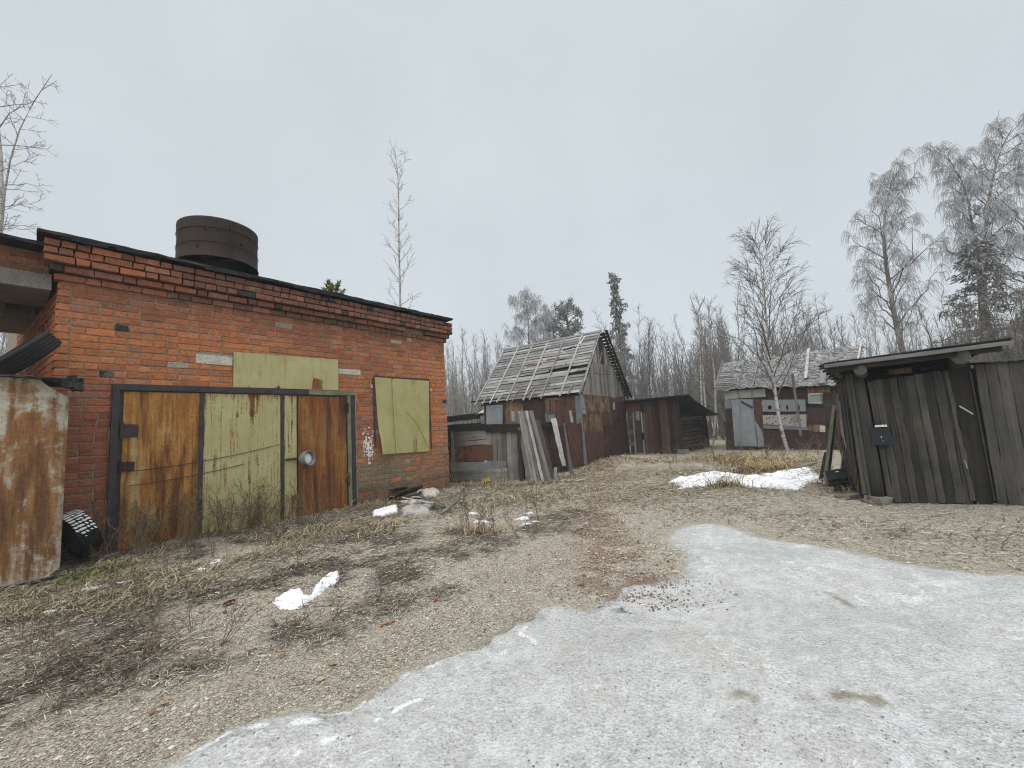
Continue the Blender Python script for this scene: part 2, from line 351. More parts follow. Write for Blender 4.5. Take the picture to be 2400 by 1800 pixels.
OL, OL2 = (.41, .375, .175), (.47, .435, .225)
R1, R2 = (.245, .095, .022), (.135, .043, .014)
MAT['gate_rusty'] = m_rust('rusty_gate_steel', (.46, .43, .25), (.37, .32, .12), (.43, .225, .062), (.29, .115, .030), .385, .49, 7.0, .10, side=[(0, .02), (.2, -.02), (.40, -.11), (.60, .01), (.8, .10), (1, .14)], dark=(.10, .036, .013))
MAT['gate_green'] = m_rust('olive_gate_steel', OL, OL2, R1, R2, .57, .64, 13.0, .10, side=[(0, .0), (.10, .03), (.16, 0), (.52, -.01), (.60, .085), (.68, .085), (.74, -.01), (1, .0)])
MAT['wicket'] = m_rust('rusted_wicket_steel', (.30, .24, .08), (.26, .17, .05), (.30, .12, .029), (.17, .058, .018), .34, .50, 9.0, .12, dark=(.07, .027, .014))
MAT['panel_green'] = m_rust('olive_sheet', OL, OL2, R1, R2, .62, .69, 6.0, .11, drip=.3)
MAT['shutter'] = m_rust('olive_shutter_sheet', (.39, .35, .145), (.47, .425, .205), (.33, .235, .085), R2, .60, .74, 6.0, .04, drip=.22, side=[(0, .04), (.15, -.02), (.60, -.02), (.66, .12), (.72, .12), (.8, -.02), (1, .02)])
MAT['frame'] = m_rust('gate_frame_paint', (.035, .04, .048), (.055, .06, .065), (.20, .21, .11), (.07, .05, .035), .50, .62, 3.0, 0.0, side=[(0, 0), (.5, .0), (.75, .2), (1, .4)], dark=(.2, .21, .12))
MAT['darkpaint'] = m_plain('dark_steel_paint', (.028, .03, .038), (.075, .055, .05), 9, .6, .003)
MAT['palegreen'] = m_plain('pale_green_frame', (.235, .25, .15), (.12, .115, .085), 5, .7, .004, 40)
MAT['container'] = m_rust('rusty_container_steel', (.56, .54, .47), (.42, .37, .26), (.33, .165, .06), (.20, .09, .035), .455, .53, 4.5, -.085, side=[(0, .05), (.5, .05), (1, .03)], dark=(.11, .055, .028), rough=.75)
MAT['zinc'] = m_plain('galvanised_steel', (.19, .21, .222), (.29, .31, .32), 3, .55, .003, 50, .5, coord='gc', stretch=(2, .6, 1))
MAT['zinc_dark'] = m_plain('dull_zinc', (.13, .14, .145), (.22, .23, .235), 4, .6, .003, 50, .4, coord='gc')
MAT['redoxide'] = m_rust('red_oxide_sheet', (.098, .044, .032), (.058, .031, .026), (.14, .064, .036), (.05, .026, .02), .44, .60, 5.0, .06, dark=(.035, .022, .02))
MAT['redoxide2'] = m_rust('dark_oxide_sheet', (.032, .0205, .019), (.046, .027, .0235), (.065, .033, .023), (.028, .018, .0165), .45, .62, 6.0, .06, dark=(.026, .017, .016))
MAT['ochre'] = m_rust('ochre_rust_sheet', (.24, .165, .10), (.165, .108, .062), (.115, .058, .03), (.07, .036, .022), .44, .56, 12.0, .05, dark=(.05, .028, .02))
MAT['orange'] = m_rust('orange_rust_sheet', (.125, .055, .03), (.10, .045, .026), (.16, .075, .036), (.065, .028, .018), .45, .62, 6.0, .05)
MAT['pale_sheet'] = m_rust('pale_worn_sheet', (.40, .385, .35), (.32, .315, .30), (.17, .09, .05), (.08, .045, .03), .60, .66, 2.0, .02)
MAT['greywood'] = m_wood('grey_weathered_wood', (.30, .287, .265), (.105, .098, .09), (.18, .15, .12), .35)
MAT['roofwood'] = m_wood('silvered_roof_board', (.34, .335, .325), (.13, .126, .12), (.2, .19, .175), .35, moss=.1, split=.9, var=(.6, 1.4))
MAT['palewood'] = m_wood('pale_batten', (.42, .405, .385), (.22, .21, .195), None, 0)
MAT['darkwood'] = m_wood('dark_damp_wood', (.055, .051, .045), (.017, .016, .015), (.055, .042, .03), .4)
MAT['doorwood'] = m_wood('blackened_door_board', (.082, .079, .072), (.018, .0178, .017), (.085, .067, .05), .5, var=(.6, 1.4))
MAT['panelwood'] = m_wood('grey_brown_board', (.10, .096, .087), (.030, .029, .027), (.078, .067, .054), .45, var=(.75, 1.3))
MAT['brownwood'] = m_wood('red_brown_board', (.085, .05, .034), (.025, .016, .0125), (.064, .038, .025), .3)
MAT['log'] = m_wood('old_log', (.10, .08, .064), (.017, .0135, .011), (.05, .033, .024), .4)
MAT['black'] = m_plain('black_parts_and_shade', (.006, .006, .006), (.012, .011, .010), 4, .95, .003)  # near-black for charred and black parts; also painted shade of interiors and hollows
MAT['rubber'] = m_plain('tyre_rubber', (.008, .008, .009), (.016, .016, .017), 20, .75, .003, 80, .3)
MAT['tank'] = m_rust('brown_tank_steel', (.032, .024, .022), (.042, .030, .026), (.05, .03, .022), (.03, .022, .02), .5, .65, 6.0, .03, rough=.75, dark=(.024, .02, .019), spec=.2)
MAT['plastic'] = m_plain('black_plastic', (.008, .009, .011), (.014, .015, .017), 9, .45, .001)
MAT['flap'] = m_plain('dark_rubber_flap', (.010, .013, .017), (.015, .018, .023), 6, .5, .002)
MAT['cloth'] = m_plain('white_cloth', (.74, .75, .77), (.86, .87, .88), 12, .9, .003)
MAT['glass'] = m_plain('greenish_pane', (.22, .30, .27), (.30, .37, .33), 5, .15, .0005, 20, .6)
MAT['scrap'] = m_col('scrap', .85, .3, 25)
MAT['straw'] = m_col('dry_straw', .9, .25, 60); MAT['stone'] = m_col('gravel_stone', .9, .3, 70)
MAT['weed'] = m_col('dead_stem', .9, .25, 40)
MAT['birch'] = m_bark('birch_bark', (.50, .475, .44), (.34, .315, .29), True)
MAT['bark'] = m_bark('grey_bark', (.10, .088, .076), (.19, .17, .15))
MAT['darkbark'] = m_bark('dark_bark', (.055, .048, .042), (.10, .088, .078))
MAT['twig'] = m_col('bare_twig', .9, .25, 8); MAT['needle'] = m_col('conifer_needles', .9, .35, 3)
# ================================================================ ground, ice, snow
def axis_pts(lo, hi, step, far_lo, far_hi):
    a = list(np.arange(lo, hi + 1e-6, step)); s = step; v = hi
    while v < far_hi: s *= 1.16; v += s; a.append(v)
    s = step; v = lo; b = []
    while v > far_lo: s *= 1.16; v -= s; b.append(v)
    return np.array(b[::-1] + a)
RED = [((1400, 1130), (1385, 1190), (1400, 1260), (1440, 1300)), ((1440, 1300), (1400, 1360), (1500, 1370)), ((1470, 1410), (1560, 1372)), ((1530, 1425), (1620, 1412)), ((1290, 1330), (1420, 1290))]
def masks(x, y):
    red = np.zeros_like(x)
    for k, st in enumerate(RED): red = np.maximum(red, stroke(x, y, st, (.42, .34, .20, .12, .35)[k]) * (1, 1, 1, .9, .45)[k])
    red = np.maximum(red, .75 * stroke(x, y, [(1420, 1075), (1400, 1130)], .8))
    red = red * sm(fbm(x * 4, y * 4, 31, 3), .28, .5)
    n = fbm(x * .9, y * .9, 41, 4)
    far = sm(y, 6.4, 9.0)
    band = stroke(x, y, [(-500, 2100), (250, 1760), (600, 1600), (800, 1590), (1000, 1480), (1180, 1390), (1290, 1330), (1340, 1280)], .45)
    ss = (x + 1.82) * .627 + (y - 11.38) * .779; sb = (x + 1.82) * .779 - (y - 11.38) * .627
    gate = sm(-sb, -4.2, -1.6) * sm(-ss, -1.2, .6)
    grass = np.clip(far * (.55 + .9 * (n - .4)) + gate * sm(n, .3, .6), 0, 1)
    dark = sm(fbm(x * 1.5, y * 1.5, 51, 4), .53, .66) * (1 - band) * (1 - .55 * far) * sm(-x, -1.6, .3)
    for st, w, a in ((((1030, 1390), (1100, 1400), (1180, 1370)), .28, .9), (((700, 1480), (800, 1440), (930, 1420)), .35, .9), (((300, 1560), (560, 1560), (760, 1500)), .35, .8),
                     (((0, 1640), (200, 1600), (420, 1560)), .4, .8), (((1180, 1260), (1280, 1230), (1330, 1200)), .6, .75), (((860, 1250), (1000, 1290), (1040, 1280)), .5, .7), (((1060, 1250), (1150, 1240)), .45, .6),
                     (((150, 1480), (330, 1420)), .5, .6), (((2000, 1230), (2400, 1260)), .8, .25), (((1500, 1180), (1800, 1200)), .7, .3)):
        dark = np.maximum(dark, a * stroke(x, y, st, w) * sm(fbm(x * 3, y * 3, 61, 3), .3, .55))
    return red, grass, np.clip(dark * .78 * (1 - .8 * band), 0, 1), band
def m_ground():
    t = NT('yard_ground'); p = t.pos(); c = t.sep(t.at('col', 'Vector'))
    v1 = t.voro(p, 62, 'F1', 'Distance'); vc = t.sep(t.voro(p, 62, 'F1', 'Color')); fine = t.noise(p, 95, 4, .7); md = t.noise(p, 7, 5, .7); fi2 = t.noise(t.vm(p, (1, 1, 1)), 28, 5, .72)
    big = t.noise(p, 1.3, 4, .6)
    base = t.mix(vc[0], (.56, .505, .42), (.31, .275, .225)); base = t.mix(t.ramp(vc[1], [(.80, 0.0), (.88, .8)]), base, (.62, .565, .465))
    base = t.mix(t.ramp(md, [(.42, 0.0), (.66, .8)]), base, (.42, .38, .32))
    gr = t.mix(fi2, (.17, .14, .095), (.52, .455, .335)); gr = t.mix(t.ramp(md, [(.45, 0.0), (.65, .6)]), gr, (.16, .145, .12))
    gr = t.mix(t.ramp(big, [(.45, 0.0), (.65, .6)]), gr, (.50, .47, .41))
    dk = t.mix(fi2, (.07, .06, .048), (.28, .255, .22)); dk = t.mix(t.ramp(big, [(.42, 0.0), (.6, .75)]), dk, (.225, .24, .195))
    rd = t.mix(fi2, (.17, .098, .072), (.37, .245, .19))
    k = t.mix(t.ramp(t.ma('ADD', c[1], t.ma('MULTIPLY', t.ma('SUBTRACT', fi2, .5), .9)), [(.3, 0.0), (.6, 1.0)]), base, gr)
    k = t.mix(t.ramp(t.ma('ADD', c[2], t.ma('MULTIPLY', t.ma('SUBTRACT', fi2, .5), 1.1)), [(.25, 0.0), (.65, .95)]), k, dk)
    k = t.mix(t.ramp(t.ma('ADD', c[0], t.ma('MULTIPLY', t.ma('SUBTRACT', fi2, .5), .9)), [(.22, 0.0), (.80, .72)]), k, rd)
    k = t.mix(1.0, k, t.ramp(fine, [(.3, .48), (.7, 1.42)]), 'MULTIPLY')
    h = t.ma('ADD', t.ma('MULTIPLY', t.ramp(v1, [(0, 1.0), (.6, 0.0)]), .8), t.ma('ADD', t.ma('MULTIPLY', fi2, 1.6), fine))
    return t.done(k, .95, h, .014, 1.0, .12)
xs = axis_pts(-8, 8.2, .055, -420, 420); ys = axis_pts(1.2, 13.2, .055, -60, 520)
X, Y = np.meshgrid(xs, ys, indexing='ij'); Z = gz(X, Y)
idx = np.arange(X.size).reshape(X.shape)
mb = MB(); r_, g_, d_, b_ = masks(X.ravel(), Y.ravel())
Zr = Z.ravel() + .012 * (fbm(X.ravel() * 9, Y.ravel() * 9, 71, 2) - .5) * (1 - sm(np.hypot(X.ravel(), Y.ravel()), 8, 14))
mb.add(np.stack([X.ravel(), Y.ravel(), Zr], 1), np.stack([idx[:-1, :-1], idx[1:, :-1], idx[1:, 1:], idx[:-1, 1:]], -1).reshape(-1, 4), C=np.stack([r_, g_, d_], 1))
tag(mb.build('ground', m_ground(), smooth=True), None, None, kind='structure')
def patch(name, mat, poly, step, hfun, edge_noise, cfun=None, jf=3.0, cut=-.05):
    P = np.array(poly); x = np.arange(P[:, 0].min() - .1, P[:, 0].max() + .1, step); y = np.arange(P[:, 1].min() - .1, P[:, 1].max() + .1, step)
    Xp, Yp = np.meshgrid(x, y, indexing='ij'); D = polydist(Xp, Yp, poly) + edge_noise * 2 * (fbm(Xp * jf, Yp * jf, 81, 4) - .5)
    Zp = gz(Xp, Yp) + hfun(Xp, Yp, D)
    i = np.arange(Xp.size).reshape(Xp.shape); keep = (D[:-1, :-1] > cut) | (D[1:, 1:] > cut)
    Q = np.stack([i[:-1, :-1], i[1:, :-1], i[1:, 1:], i[:-1, 1:]], -1)[keep]
    u, inv = np.unique(Q, return_inverse=True)
    V = np.stack([Xp.ravel(), Yp.ravel(), Zp.ravel()], 1)[u]
    Du = D.ravel()[u]; m = MB(); m.add(V, inv.reshape(-1, 4), G=np.stack([Du, Du * 0, Du * 0], 1), C=None if cfun is None else cfun(V[:, 0], V[:, 1], D.ravel()[u])); return m.build(name, mat, smooth=True)
ICE = [(330, 1800), (520, 1708), (690, 1650), (745, 1640), (800, 1655), (830, 1632), (900, 1600), (930, 1575), (1000, 1545), (1100, 1510), (1180, 1462), (1235, 1450), (1248, 1420), (1320, 1415), (1370, 1425), (1420, 1400), (1430, 1372), (1520, 1360), (1580, 1345), (1590, 1300), (1545, 1265), (1560, 1240), (1620, 1228), (1680, 1227), (1740, 1240), (1800, 1262), (1900, 1275), (2000, 1295), (2100, 1318), (2200, 1332), (2300, 1338), (2400, 1345)]
ice_poly = [tuple(gnd(*p)[:2]) for p in ICE] + [(6.2, 3.3), (6.6, 1.0), (3, -2.5), (-3, -2.0), (-2.6, 1.3)]
def ice_h(x, y, d):
    return -.022 + .04 * sm(d, -.05, .22) + .012 * np.abs(fbm(x * 3.1, y * 4.4, 94, 3) - .5) + .035 * (fbm(x * 1.6, y * 1.6, 91, 3) - .45) * sm(d, 0, .3) + .016 * (fbm(x * 9, y * 9, 93, 3) - .5)
def ice_c(x, y, d):
    dirt = np.zeros_like(x)
    for st, w, a in ((((1740, 1655), (1765, 1660)), .05, .85), (((1880, 1640), (1900, 1655)), .06, .45), (((1960, 1650), (2060, 1655)), .055, .9), (((1265, 1680),), .04, .7), (((1950, 1400), (2000, 1425)), .05, .7), (((1300, 1560), (1600, 1500)), .5, .35), (((1700, 1500), (2100, 1480)), .5, .3)):
        dirt = np.maximum(dirt, a * stroke(x + .06 * (fbm(x * 9, y * 9, 97, 3) - .5), y + .12 * (fbm(x * 8, y * 8, 98, 3) - .5), st, w * 1.15) * (.45 + .9 * fbm(x * 22, y * 22, 99, 3)))
    ribs = np.zeros_like(x)
    for st, w in ((((380, 1795), (560, 1715), (760, 1690), (1000, 1570)), .05), (((1000, 1575), (1130, 1505), (1225, 1465)), .05), (((1215, 1490), (1250, 1510), (1255, 1530)), .022), (((1240, 1470), (1180, 1540)), .03),
                  (((1600, 1250), (1760, 1290)), .025), (((1740, 1245), (1800, 1265)), .03), (((1640, 1262), (1700, 1300), (1860, 1330)), .035), (((1860, 1300), (1960, 1325)), .02), (((1640, 1330), (1700, 1340)), .025), (((1420, 1440), (1475, 1465), (1490, 1455)), .025),
                  (((1880, 1330), (1950, 1370)), .03), (((1540, 1268), (1570, 1240), (1680, 1230)), .03), (((2000, 1298), (2200, 1336), (2400, 1352)), .03), (((1950, 1305), (1990, 1310)), .012), (((1830, 1350), (1900, 1375)), .02),
                  (((700, 1780), (1000, 1640)), .025), (((2150, 1380), (2400, 1400)), .03), (((2000, 1400), (2100, 1440)), .02), (((2250, 1560), (2400, 1640)), .02), (((1330, 1420), (1420, 1425)), .02), (((1510, 1262), (1560, 1262)), .05)):
        ribs = np.maximum(ribs, stroke(x, y, st, w) * sm(fbm(x * 11, y * 11, 95, 4), .36, .62) * (.85 if st[0][0] < 1230 else .6))
    wet = np.maximum(stroke(x, y, [(1400, 1428), (1440, 1440), (1475, 1452)], .05), .6 * stroke(x, y, [(1440, 1440)], .08))
    return np.stack([dirt, ribs, wet * sm(fbm(x * 12, y * 12, 96, 3), .3, .55)], 1)
def m_ice():
    t = NT('dirty_granular_ice'); p = t.pos(); c = t.sep(t.at('col', 'Vector'))
    gr = t.noise(p, 58, 3, .8); md = t.noise(p, 13, 5, .72); big = t.noise(p, 1.2, 4, .62); st = t.noise(t.vm(p, (2.2, 9, 1)), 1.0, 4, .6, .8); vo = t.voro(p, 55)
    k = t.mix(t.ramp(md, [(.35, 0.0), (.65, 1.0)]), (.395, .395, .388), (.54, .543, .54))
    k = t.mix(t.ramp(big, [(.46, 0.0), (.64, .35)]), k, (.40, .375, .335))
    k = t.mix(t.ramp(st, [(.60, 0.0), (.76, .45)]), k, (.66, .675, .685)); rg = t.ma('ABSOLUTE', t.ma('SUBTRACT', t.noise(t.vm(p, (1, 1.5, 1)), 1.7, 5, .62, .9), .5)); k = t.mix(t.ma('MULTIPLY', t.ramp(rg, [(.0, .55), (.008, .3), (.018, 0.0)]), t.ramp(big, [(.46, 0.0), (.62, 1.0)])), k, (.80, .82, .83))
    k = t.mix(t.ramp(t.ma('ADD', c[0], t.ma('MULTIPLY', t.ma('SUBTRACT', md, .5), 1.2)), [(.25, 0.0), (.75, .9)]), k, (.21, .18, .125))
    k = t.mix(t.ramp(t.ma('ADD', c[1], t.ma('MULTIPLY', t.ma('SUBTRACT', md, .5), .8)), [(.3, 0.0), (.7, .95)]), k, (.80, .82, .835))
    k = t.mix(t.ramp(c[2], [(.3, 0.0), (.8, .9)]), k, (.07, .075, .078))
    k = t.mix(1.0, k, t.ramp(gr, [(.3, .62), (.5, 1.0), (.70, 1.26)]), 'MULTIPLY')
    k = t.mix(t.ramp(t.noise(p, 70, 2, .5), [(.66, 0.0), (.71, .85)]), k, (.13, .115, .095)); k = t.mix(t.ramp(t.noise(p, 3.3, 5, .7), [(.5, 0.0), (.68, .45)]), k, (.64, .655, .665))
    h = t.ma('ADD', gr, t.ma('ADD', t.ma('MULTIPLY', md, 1.5), t.ma('MULTIPLY', vo, .8)))
    ed = t.ma('ADD', t.sep(t.at('gc'))[0], t.ma('MULTIPLY', t.ma('SUBTRACT', t.ma('ADD', t.ma('MULTIPLY', gr, .5), t.ma('MULTIPLY', md, .5)), .5), .55)); t.set(t.b.inputs['Alpha'], t.ramp(t.ma('ADD', ed, .02), [(.0, 0.0), (.06, .7), (.22, 1.0)]))
    return t.done(k, t.ramp(big, [(.42, .28), (.6, .7)]), h, .010, 1.0, .5)
tag(patch('ice', m_ice(), ice_poly, .025, ice_h, .05, ice_c, 6.0), None, None, kind='structure')
def m_snow():
    t = NT('old_snow'); p = t.pos(); n = t.noise(p, 9, 5, .65); f = t.noise(p, 80, 3, .6)
    k = t.mix(t.ramp(n, [(.35, 0.0), (.65, 1.0)]), (.74, .765, .80), (.88, .89, .905)); k = t.mix(t.ramp(t.noise(p, 45, 4, .7), [(.63, 0.0), (.72, .6)]), k, (.34, .32, .29))
    t.b.inputs['Subsurface Weight'].default_value = 0.0
    return t.done(k, .75, t.ma('ADD', n, t.ma('MULTIPLY', f, .4)), .05, .8, .3)
MAT['snow'] = m_snow()
def snow_h(a):
    return lambda x, y, d: -.05 + (a + .05) * sm(d, -.02, .30) + (a + .03) * 1.1 * (fbm(x * 3.2, y * 3.2, 101, 3) - .45) * sm(d, .02, .3) + .035 * (fbm(x * 9, y * 9, 103, 2) - .5)
for k, (poly, a) in enumerate((([(1548, 1130), (1575, 1142), (1568, 1152), (1640, 1145), (1675, 1141), (1710, 1136), (1740, 1144), (1790, 1146), (1850, 1150), (1897, 1150), (1920, 1137), (1950, 1130), (1938, 1113), (1928, 1103), (1905, 1092), (1850, 1093), (1828, 1100), (1800, 1108), (1745, 1112), (1690, 1103), (1640, 1106), (1600, 1117)], .03),
                              ([(1577, 1110), (1585, 1103), (1600, 1105), (1612, 1108), (1600, 1114), (1580, 1114)], .05), ([(1700, 1096), (1715, 1090), (1760, 1097), (1735, 1103), (1708, 1103)], .04))):
    o = patch('snow_patch', MAT['snow'], [tuple(gnd(*p)[:2]) for p in poly], .035, snow_h(a), .05 if k == 0 else .03, None, 4.0)
    tag(o, ('large white snow patch lying on the grass before the far shack', 'tiny snow remnant beside the left end of the large snow patch', 'small snow remnant behind the large snow patch, by the yellow grass')[k], 'snow', 'snow patches on the dry grass')
SMALL = [((470, 1338), .07), ((497, 1325), .10), ((515, 1318), .06), ((250, 1378), .12), ((215, 1385), .10), ((285, 1372), .08), ((150, 1415), .10), ((1130, 1222), .10), ((1225, 1215), .09), ((1235, 1228), .06), ((1255, 1222), .05), ((1240, 1205), .05), ((1105, 1205), .07), ((120, 1440), .07)]
mb = MB()
for (px, py), r in SMALL:
    c = gnd(px, py); th = np.arange(9) / 9 * 6.283; rr = r * rng.uniform(.5, 1.2, 9)
    V = [np.array([c[0], c[1], gz(c[0], c[1]) + .03])] + [np.array([c[0] + a * math.cos(q) * 1.6, c[1] + a * math.sin(q), gz(c[0] + a * math.cos(q), c[1] + a * math.sin(q)) - .004]) for q, a in zip(th, rr)]
    V2 = [V[0]] + [(V[0] * .45 + v * .55) + np.array([0, 0, rng.uniform(.0, .02)]) for v in V[1:]] + V[1:]
    T = [[0, 1 + j, 1 + (j + 1) % 9] for j in range(9)]; Q = [[1 + j, 10 + j, 10 + (j + 1) % 9, 1 + (j + 1) % 9] for j in range(9)]
    mb.add(V2, Q, T)
tag(mb.build('snow_crumbs', MAT['snow']), 'scattered white snow and ice crumbs among dry weeds', 'snow', kind='stuff')
# ================================================================ brick garage
GR = np.array([-1.82, 11.38, 0.0]); GA = math.atan2(.77907, .62694); GF = (GR, GA)
def gw(s, b, z):  # garage frame to world
    c, n = math.cos(GA), math.sin(GA); return np.array([GR[0] + c * s - n * b, GR[1] + n * s + c * b, z])
garage = thing('brick_garage', 'red brick garage with rusty olive steel gate and flat black roof', 'garage', GR, GA)
ORANGE = [(.47, .135, .038), (.42, .115, .036), (.39, .105, .04), (.51, .165, .05), (.44, .14, .05)]
REDB = [(.25, .075, .042), (.29, .09, .05), (.21, .066, .042), (.33, .125, .085), (.36, .16, .11)]
BROWN = [(.15, .066, .043), (.19, .08, .053), (.12, .062, .045), (.22, .105, .075)]
def brickcol(s, z):
    r = random.random(); n = float(fbm(s * .7, z * 1.1, 11, 3)) + float(fbm(s * 2.5, z * 2.5, 12, 2)) * .3 - .15; g = random.gauss(0, .22)
    O_ = np.array((.55, .205, .084)); R_ = np.array((.34, .125, .075)); B_ = np.array((.18, .09, .065)); P_ = np.array((.40, .20, .145))
    k = min(1, max(0, (n - .46) * 2.4 + g))            # 0 orange .. 1 red
    d = .06 + max(0, random.gauss(0, .10))             # how brown
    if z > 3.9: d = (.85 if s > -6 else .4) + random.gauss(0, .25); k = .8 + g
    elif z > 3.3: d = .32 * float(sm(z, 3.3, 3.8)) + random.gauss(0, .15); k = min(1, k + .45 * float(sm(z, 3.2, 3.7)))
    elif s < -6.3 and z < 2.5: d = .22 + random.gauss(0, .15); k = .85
    k = min(1, max(0, k)); d = min(1, max(0, d)); c = O_ * (1 - k) + R_ * k; c = c * (1 - d) + B_ * d
    if random.random() < .10: c = c * .5 + P_ * .5
    c = c * random.uniform(.86, 1.14)
    if r < (.045 if z > 3.85 and s > -5.6 else .006) and z > 2.9: c = np.array((.055, .05, .047))
    elif r < .004: c = np.array((.055, .048, .043))
    elif r > .994: c = np.array((.42, .35, .28))
    if z < 1.25 and s > -2.9:
        q = float(sm(1.35 - z + .5 * (fbm(s * 1.6, z * 3, 15, 3) - .5), .1, .55)) * (.92 if s < -1.1 + random.uniform(-.3, .3) else .45)
        if random.random() < .93: c = c * (1 - q) + np.array((.225, .175, .115)) * random.uniform(.85, 1.15) * q
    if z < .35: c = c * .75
    return c
CH = .1045
BOFF = 0.0
def bricks(mb, s0, s1, z0, ncourse, holes=(), y0=0.0, depth=.1, fr=lambda p: p, protr=lambda c: 0.0, miss=.006, relief=.006, ext=lambda c: 0.0):
    for c in range(ncourse):
        z = z0 + c * (CH if protr(0) == 0 else .11); s = s0 - ext(c) - (random.random() * .02); hd = random.random() < (.72 if s0 > -6 else .5); end = s1 + ext(c); k = 0
        while s < end - .03:
            L = (.14 if (hd if random.random() < (.86 if s > -4 else .62) else not hd) else .296) * random.uniform(.94, 1.05)
            if k == 0 and c % 2: L = .131
            e = min(s + L, end)
            if end - e < .06: e = end
            k += 1
            segs = [(s, e)]
            for (a, b_, lo, hi) in holes:
                if z + CH * .5 > lo and z + CH * .5 < hi:
                    nsg = []
                    for (p, q) in segs:
                        if q <= a or p >= b_: nsg.append((p, q)); continue
                        if p < a - .03: nsg.append((p, a))
                        if q > b_ + .03: nsg.append((b_, q))
                    segs = nsg
            for (p, q) in segs:
                if random.random() < miss: continue
                yo = y0 - protr(c) - random.uniform(0, relief) - (random.random() < .05) * random.uniform(0, .008)
                V = np.array([[p, yo, z], [q, yo, z], [q, depth, z], [p, depth, z], [p, yo, z + CH - .016], [q, yo, z + CH - .016], [q, depth, z + CH - .016], [p, depth, z + CH - .016]])
                V[:, 0] += rng.uniform(-.009, .009, 8); V[:, 2] += rng.uniform(-.007, .007, 8); V[[0, 1, 4, 5], 1] += rng.uniform(-.004, .004, 4)
                # chamfered face: inset ring so that edges read as worn
                f = V[[0, 1, 5, 4]].copy(); ce = f.mean(0); inn = f + np.sign(ce - f) * np.array([.007, 0, .007]); inn[:, 1] -= .004
                W_ = np.concatenate([V, inn]); W_ = np.array([fr(w) for w in W_]) if fr is not FR0 else W_
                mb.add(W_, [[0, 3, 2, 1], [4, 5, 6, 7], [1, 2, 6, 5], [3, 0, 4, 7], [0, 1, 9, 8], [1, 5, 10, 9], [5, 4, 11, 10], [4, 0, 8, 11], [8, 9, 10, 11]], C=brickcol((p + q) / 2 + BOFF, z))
            s = e + .015
FR0 = lambda p: p
COR = [.055, .125, .195, .195, .20]
holes = [(-6.66, -2.70, -1, 2.52), (-5.63, -5.08, 2.90, 3.08), (-3.11, -2.56, 2.89, 3.03)]
mb = MB()
bricks(mb, -7.25, 0, -.11, 39, holes, fr=FR0)
bricks(mb, -7.25, 0, 3.97, 5, (), protr=lambda c: COR[c], ext=lambda c: COR[c] * .8, miss=.015, relief=.006, fr=FR0)
mb.build('wall', MAT['brick'], garage)
mb = MB()   # side walls: right one straight, left one slightly skewed
bricks(mb, .11, 3.0, -.11, 39, fr=lambda p: np.array([-p[1], p[0], p[2]]))
mb.build('wall', MAT['brick'], garage)
mb = MB()
bricks(mb, -4.2, -.11, -.11, 39, fr=lambda p: np.array([-7.25 + p[1] - .068 * (-p[0]), -p[0], p[2]]))
mb.build('wall', MAT['brick'], garage)
mb = MB()
V = [(-7.238, .005, -.3), (-.012, .005, -.3), (-.012, 6, -.3), (-7.238 - .41, 6, -.3)]; V = V + [(a, b, 4.5) for a, b, c in V]
mb.add(V, [[0, 1, 5, 4], [1, 2, 6, 5], [2, 3, 7, 6], [3, 0, 4, 7]])
mb.build('mortar', MAT['mortar'], garage)
mb = MB()
plank(mb, (-7.49, .04, 4.555), (.13, .04, 4.60), (0, 1, 0), .66, .045, 60, .010, ragged=.02)
plank(mb, (-7.46, 3.2, 4.60), (.10, 3.2, 4.64), (0, 1, 0), 5.8, .05, 10, .01)
for k in range(26):
    s = rng.uniform(-7.3, -.7); L = rng.uniform(.2, .8); plank(mb, (s, -.285, 4.53 + .006 * (s + 7.4)), (s + L, -.28, 4.535 + .006 * (s + L + 7.4)), (0, 0, 1), rng.uniform(.03, .07), .008, 5, .008)
mb.build('roof', MAT['felt'], garage)
mb = MB(); box(mb, (-5.63, -.016, 2.915), (-5.085, .06, 3.075), .004); mb.build('lintel_end', MAT['plaster'], garage)
mb = MB(); box(mb, (-3.108, -.016, 2.90), (-2.56, .06, 3.02), .004); mb.build('lintel_end', MAT['plaster'], garage)
mb = MB(); box(mb, (-2.30, -.018, 2.62), (-2.225, .02, 2.71), .003); mb.build('plaster_dab', MAT['plaster'], garage); mb = MB(); box(mb, (-.57, -.018, 2.60), (-.515, .02, 2.68), .003); mb.build('plaster_dab', MAT['plaster'], garage)
# gate frame, leaves, wicket
for p_, q_, wd_, w_, mt_ in (((-6.655, -.03, 2.462), (-3.75, -.03, 2.472), (0, 0, 1), .095, 'darkpaint'), ((-3.75, -.028, 2.472), (-2.835, -.03, 2.475), (0, 0, 1), .095, 'palegreen'), ((-6.61, -.03, -.05), (-6.61, -.03, 2.415), (1, 0, 0), .085, 'darkpaint'), ((-2.88, -.03, -.05), (-2.88, -.03, 2.415), (1, 0, 0), .07, 'palegreen')):
    mb = MB(); plank(mb, p_, q_, wd_, w_, .07, 14, .002); mb.build('gate_frame', MAT[mt_], garage)
mb = MB(); sheet(mb, (-2.835, -.012, -.05), (-2.70, -.012, -.05), (-2.70, -.012, 2.50), (-2.835, -.012, 2.50), 3, 30, .008, .012, edge=.03, freq=7); mb.build('render_strip', MAT['render'], garage)
def leaf(name, s0, s1, z0, z1, mat, label=None, y=-.035, nu=16, nv=30, amp=.010):
    m = MB(); sheet(m, (s0, y, z0), (s1, y, z0), (s1, y, z1), (s0, y, z1), nu, nv, amp, .004, freq=1.6); return m.build(name, mat, garage, smooth=False, label=label)
L1 = leaf('gate_leaf', -6.52, -5.575, .01, 2.395, MAT['gate_rusty'], 'heavily rusted left gate leaf')
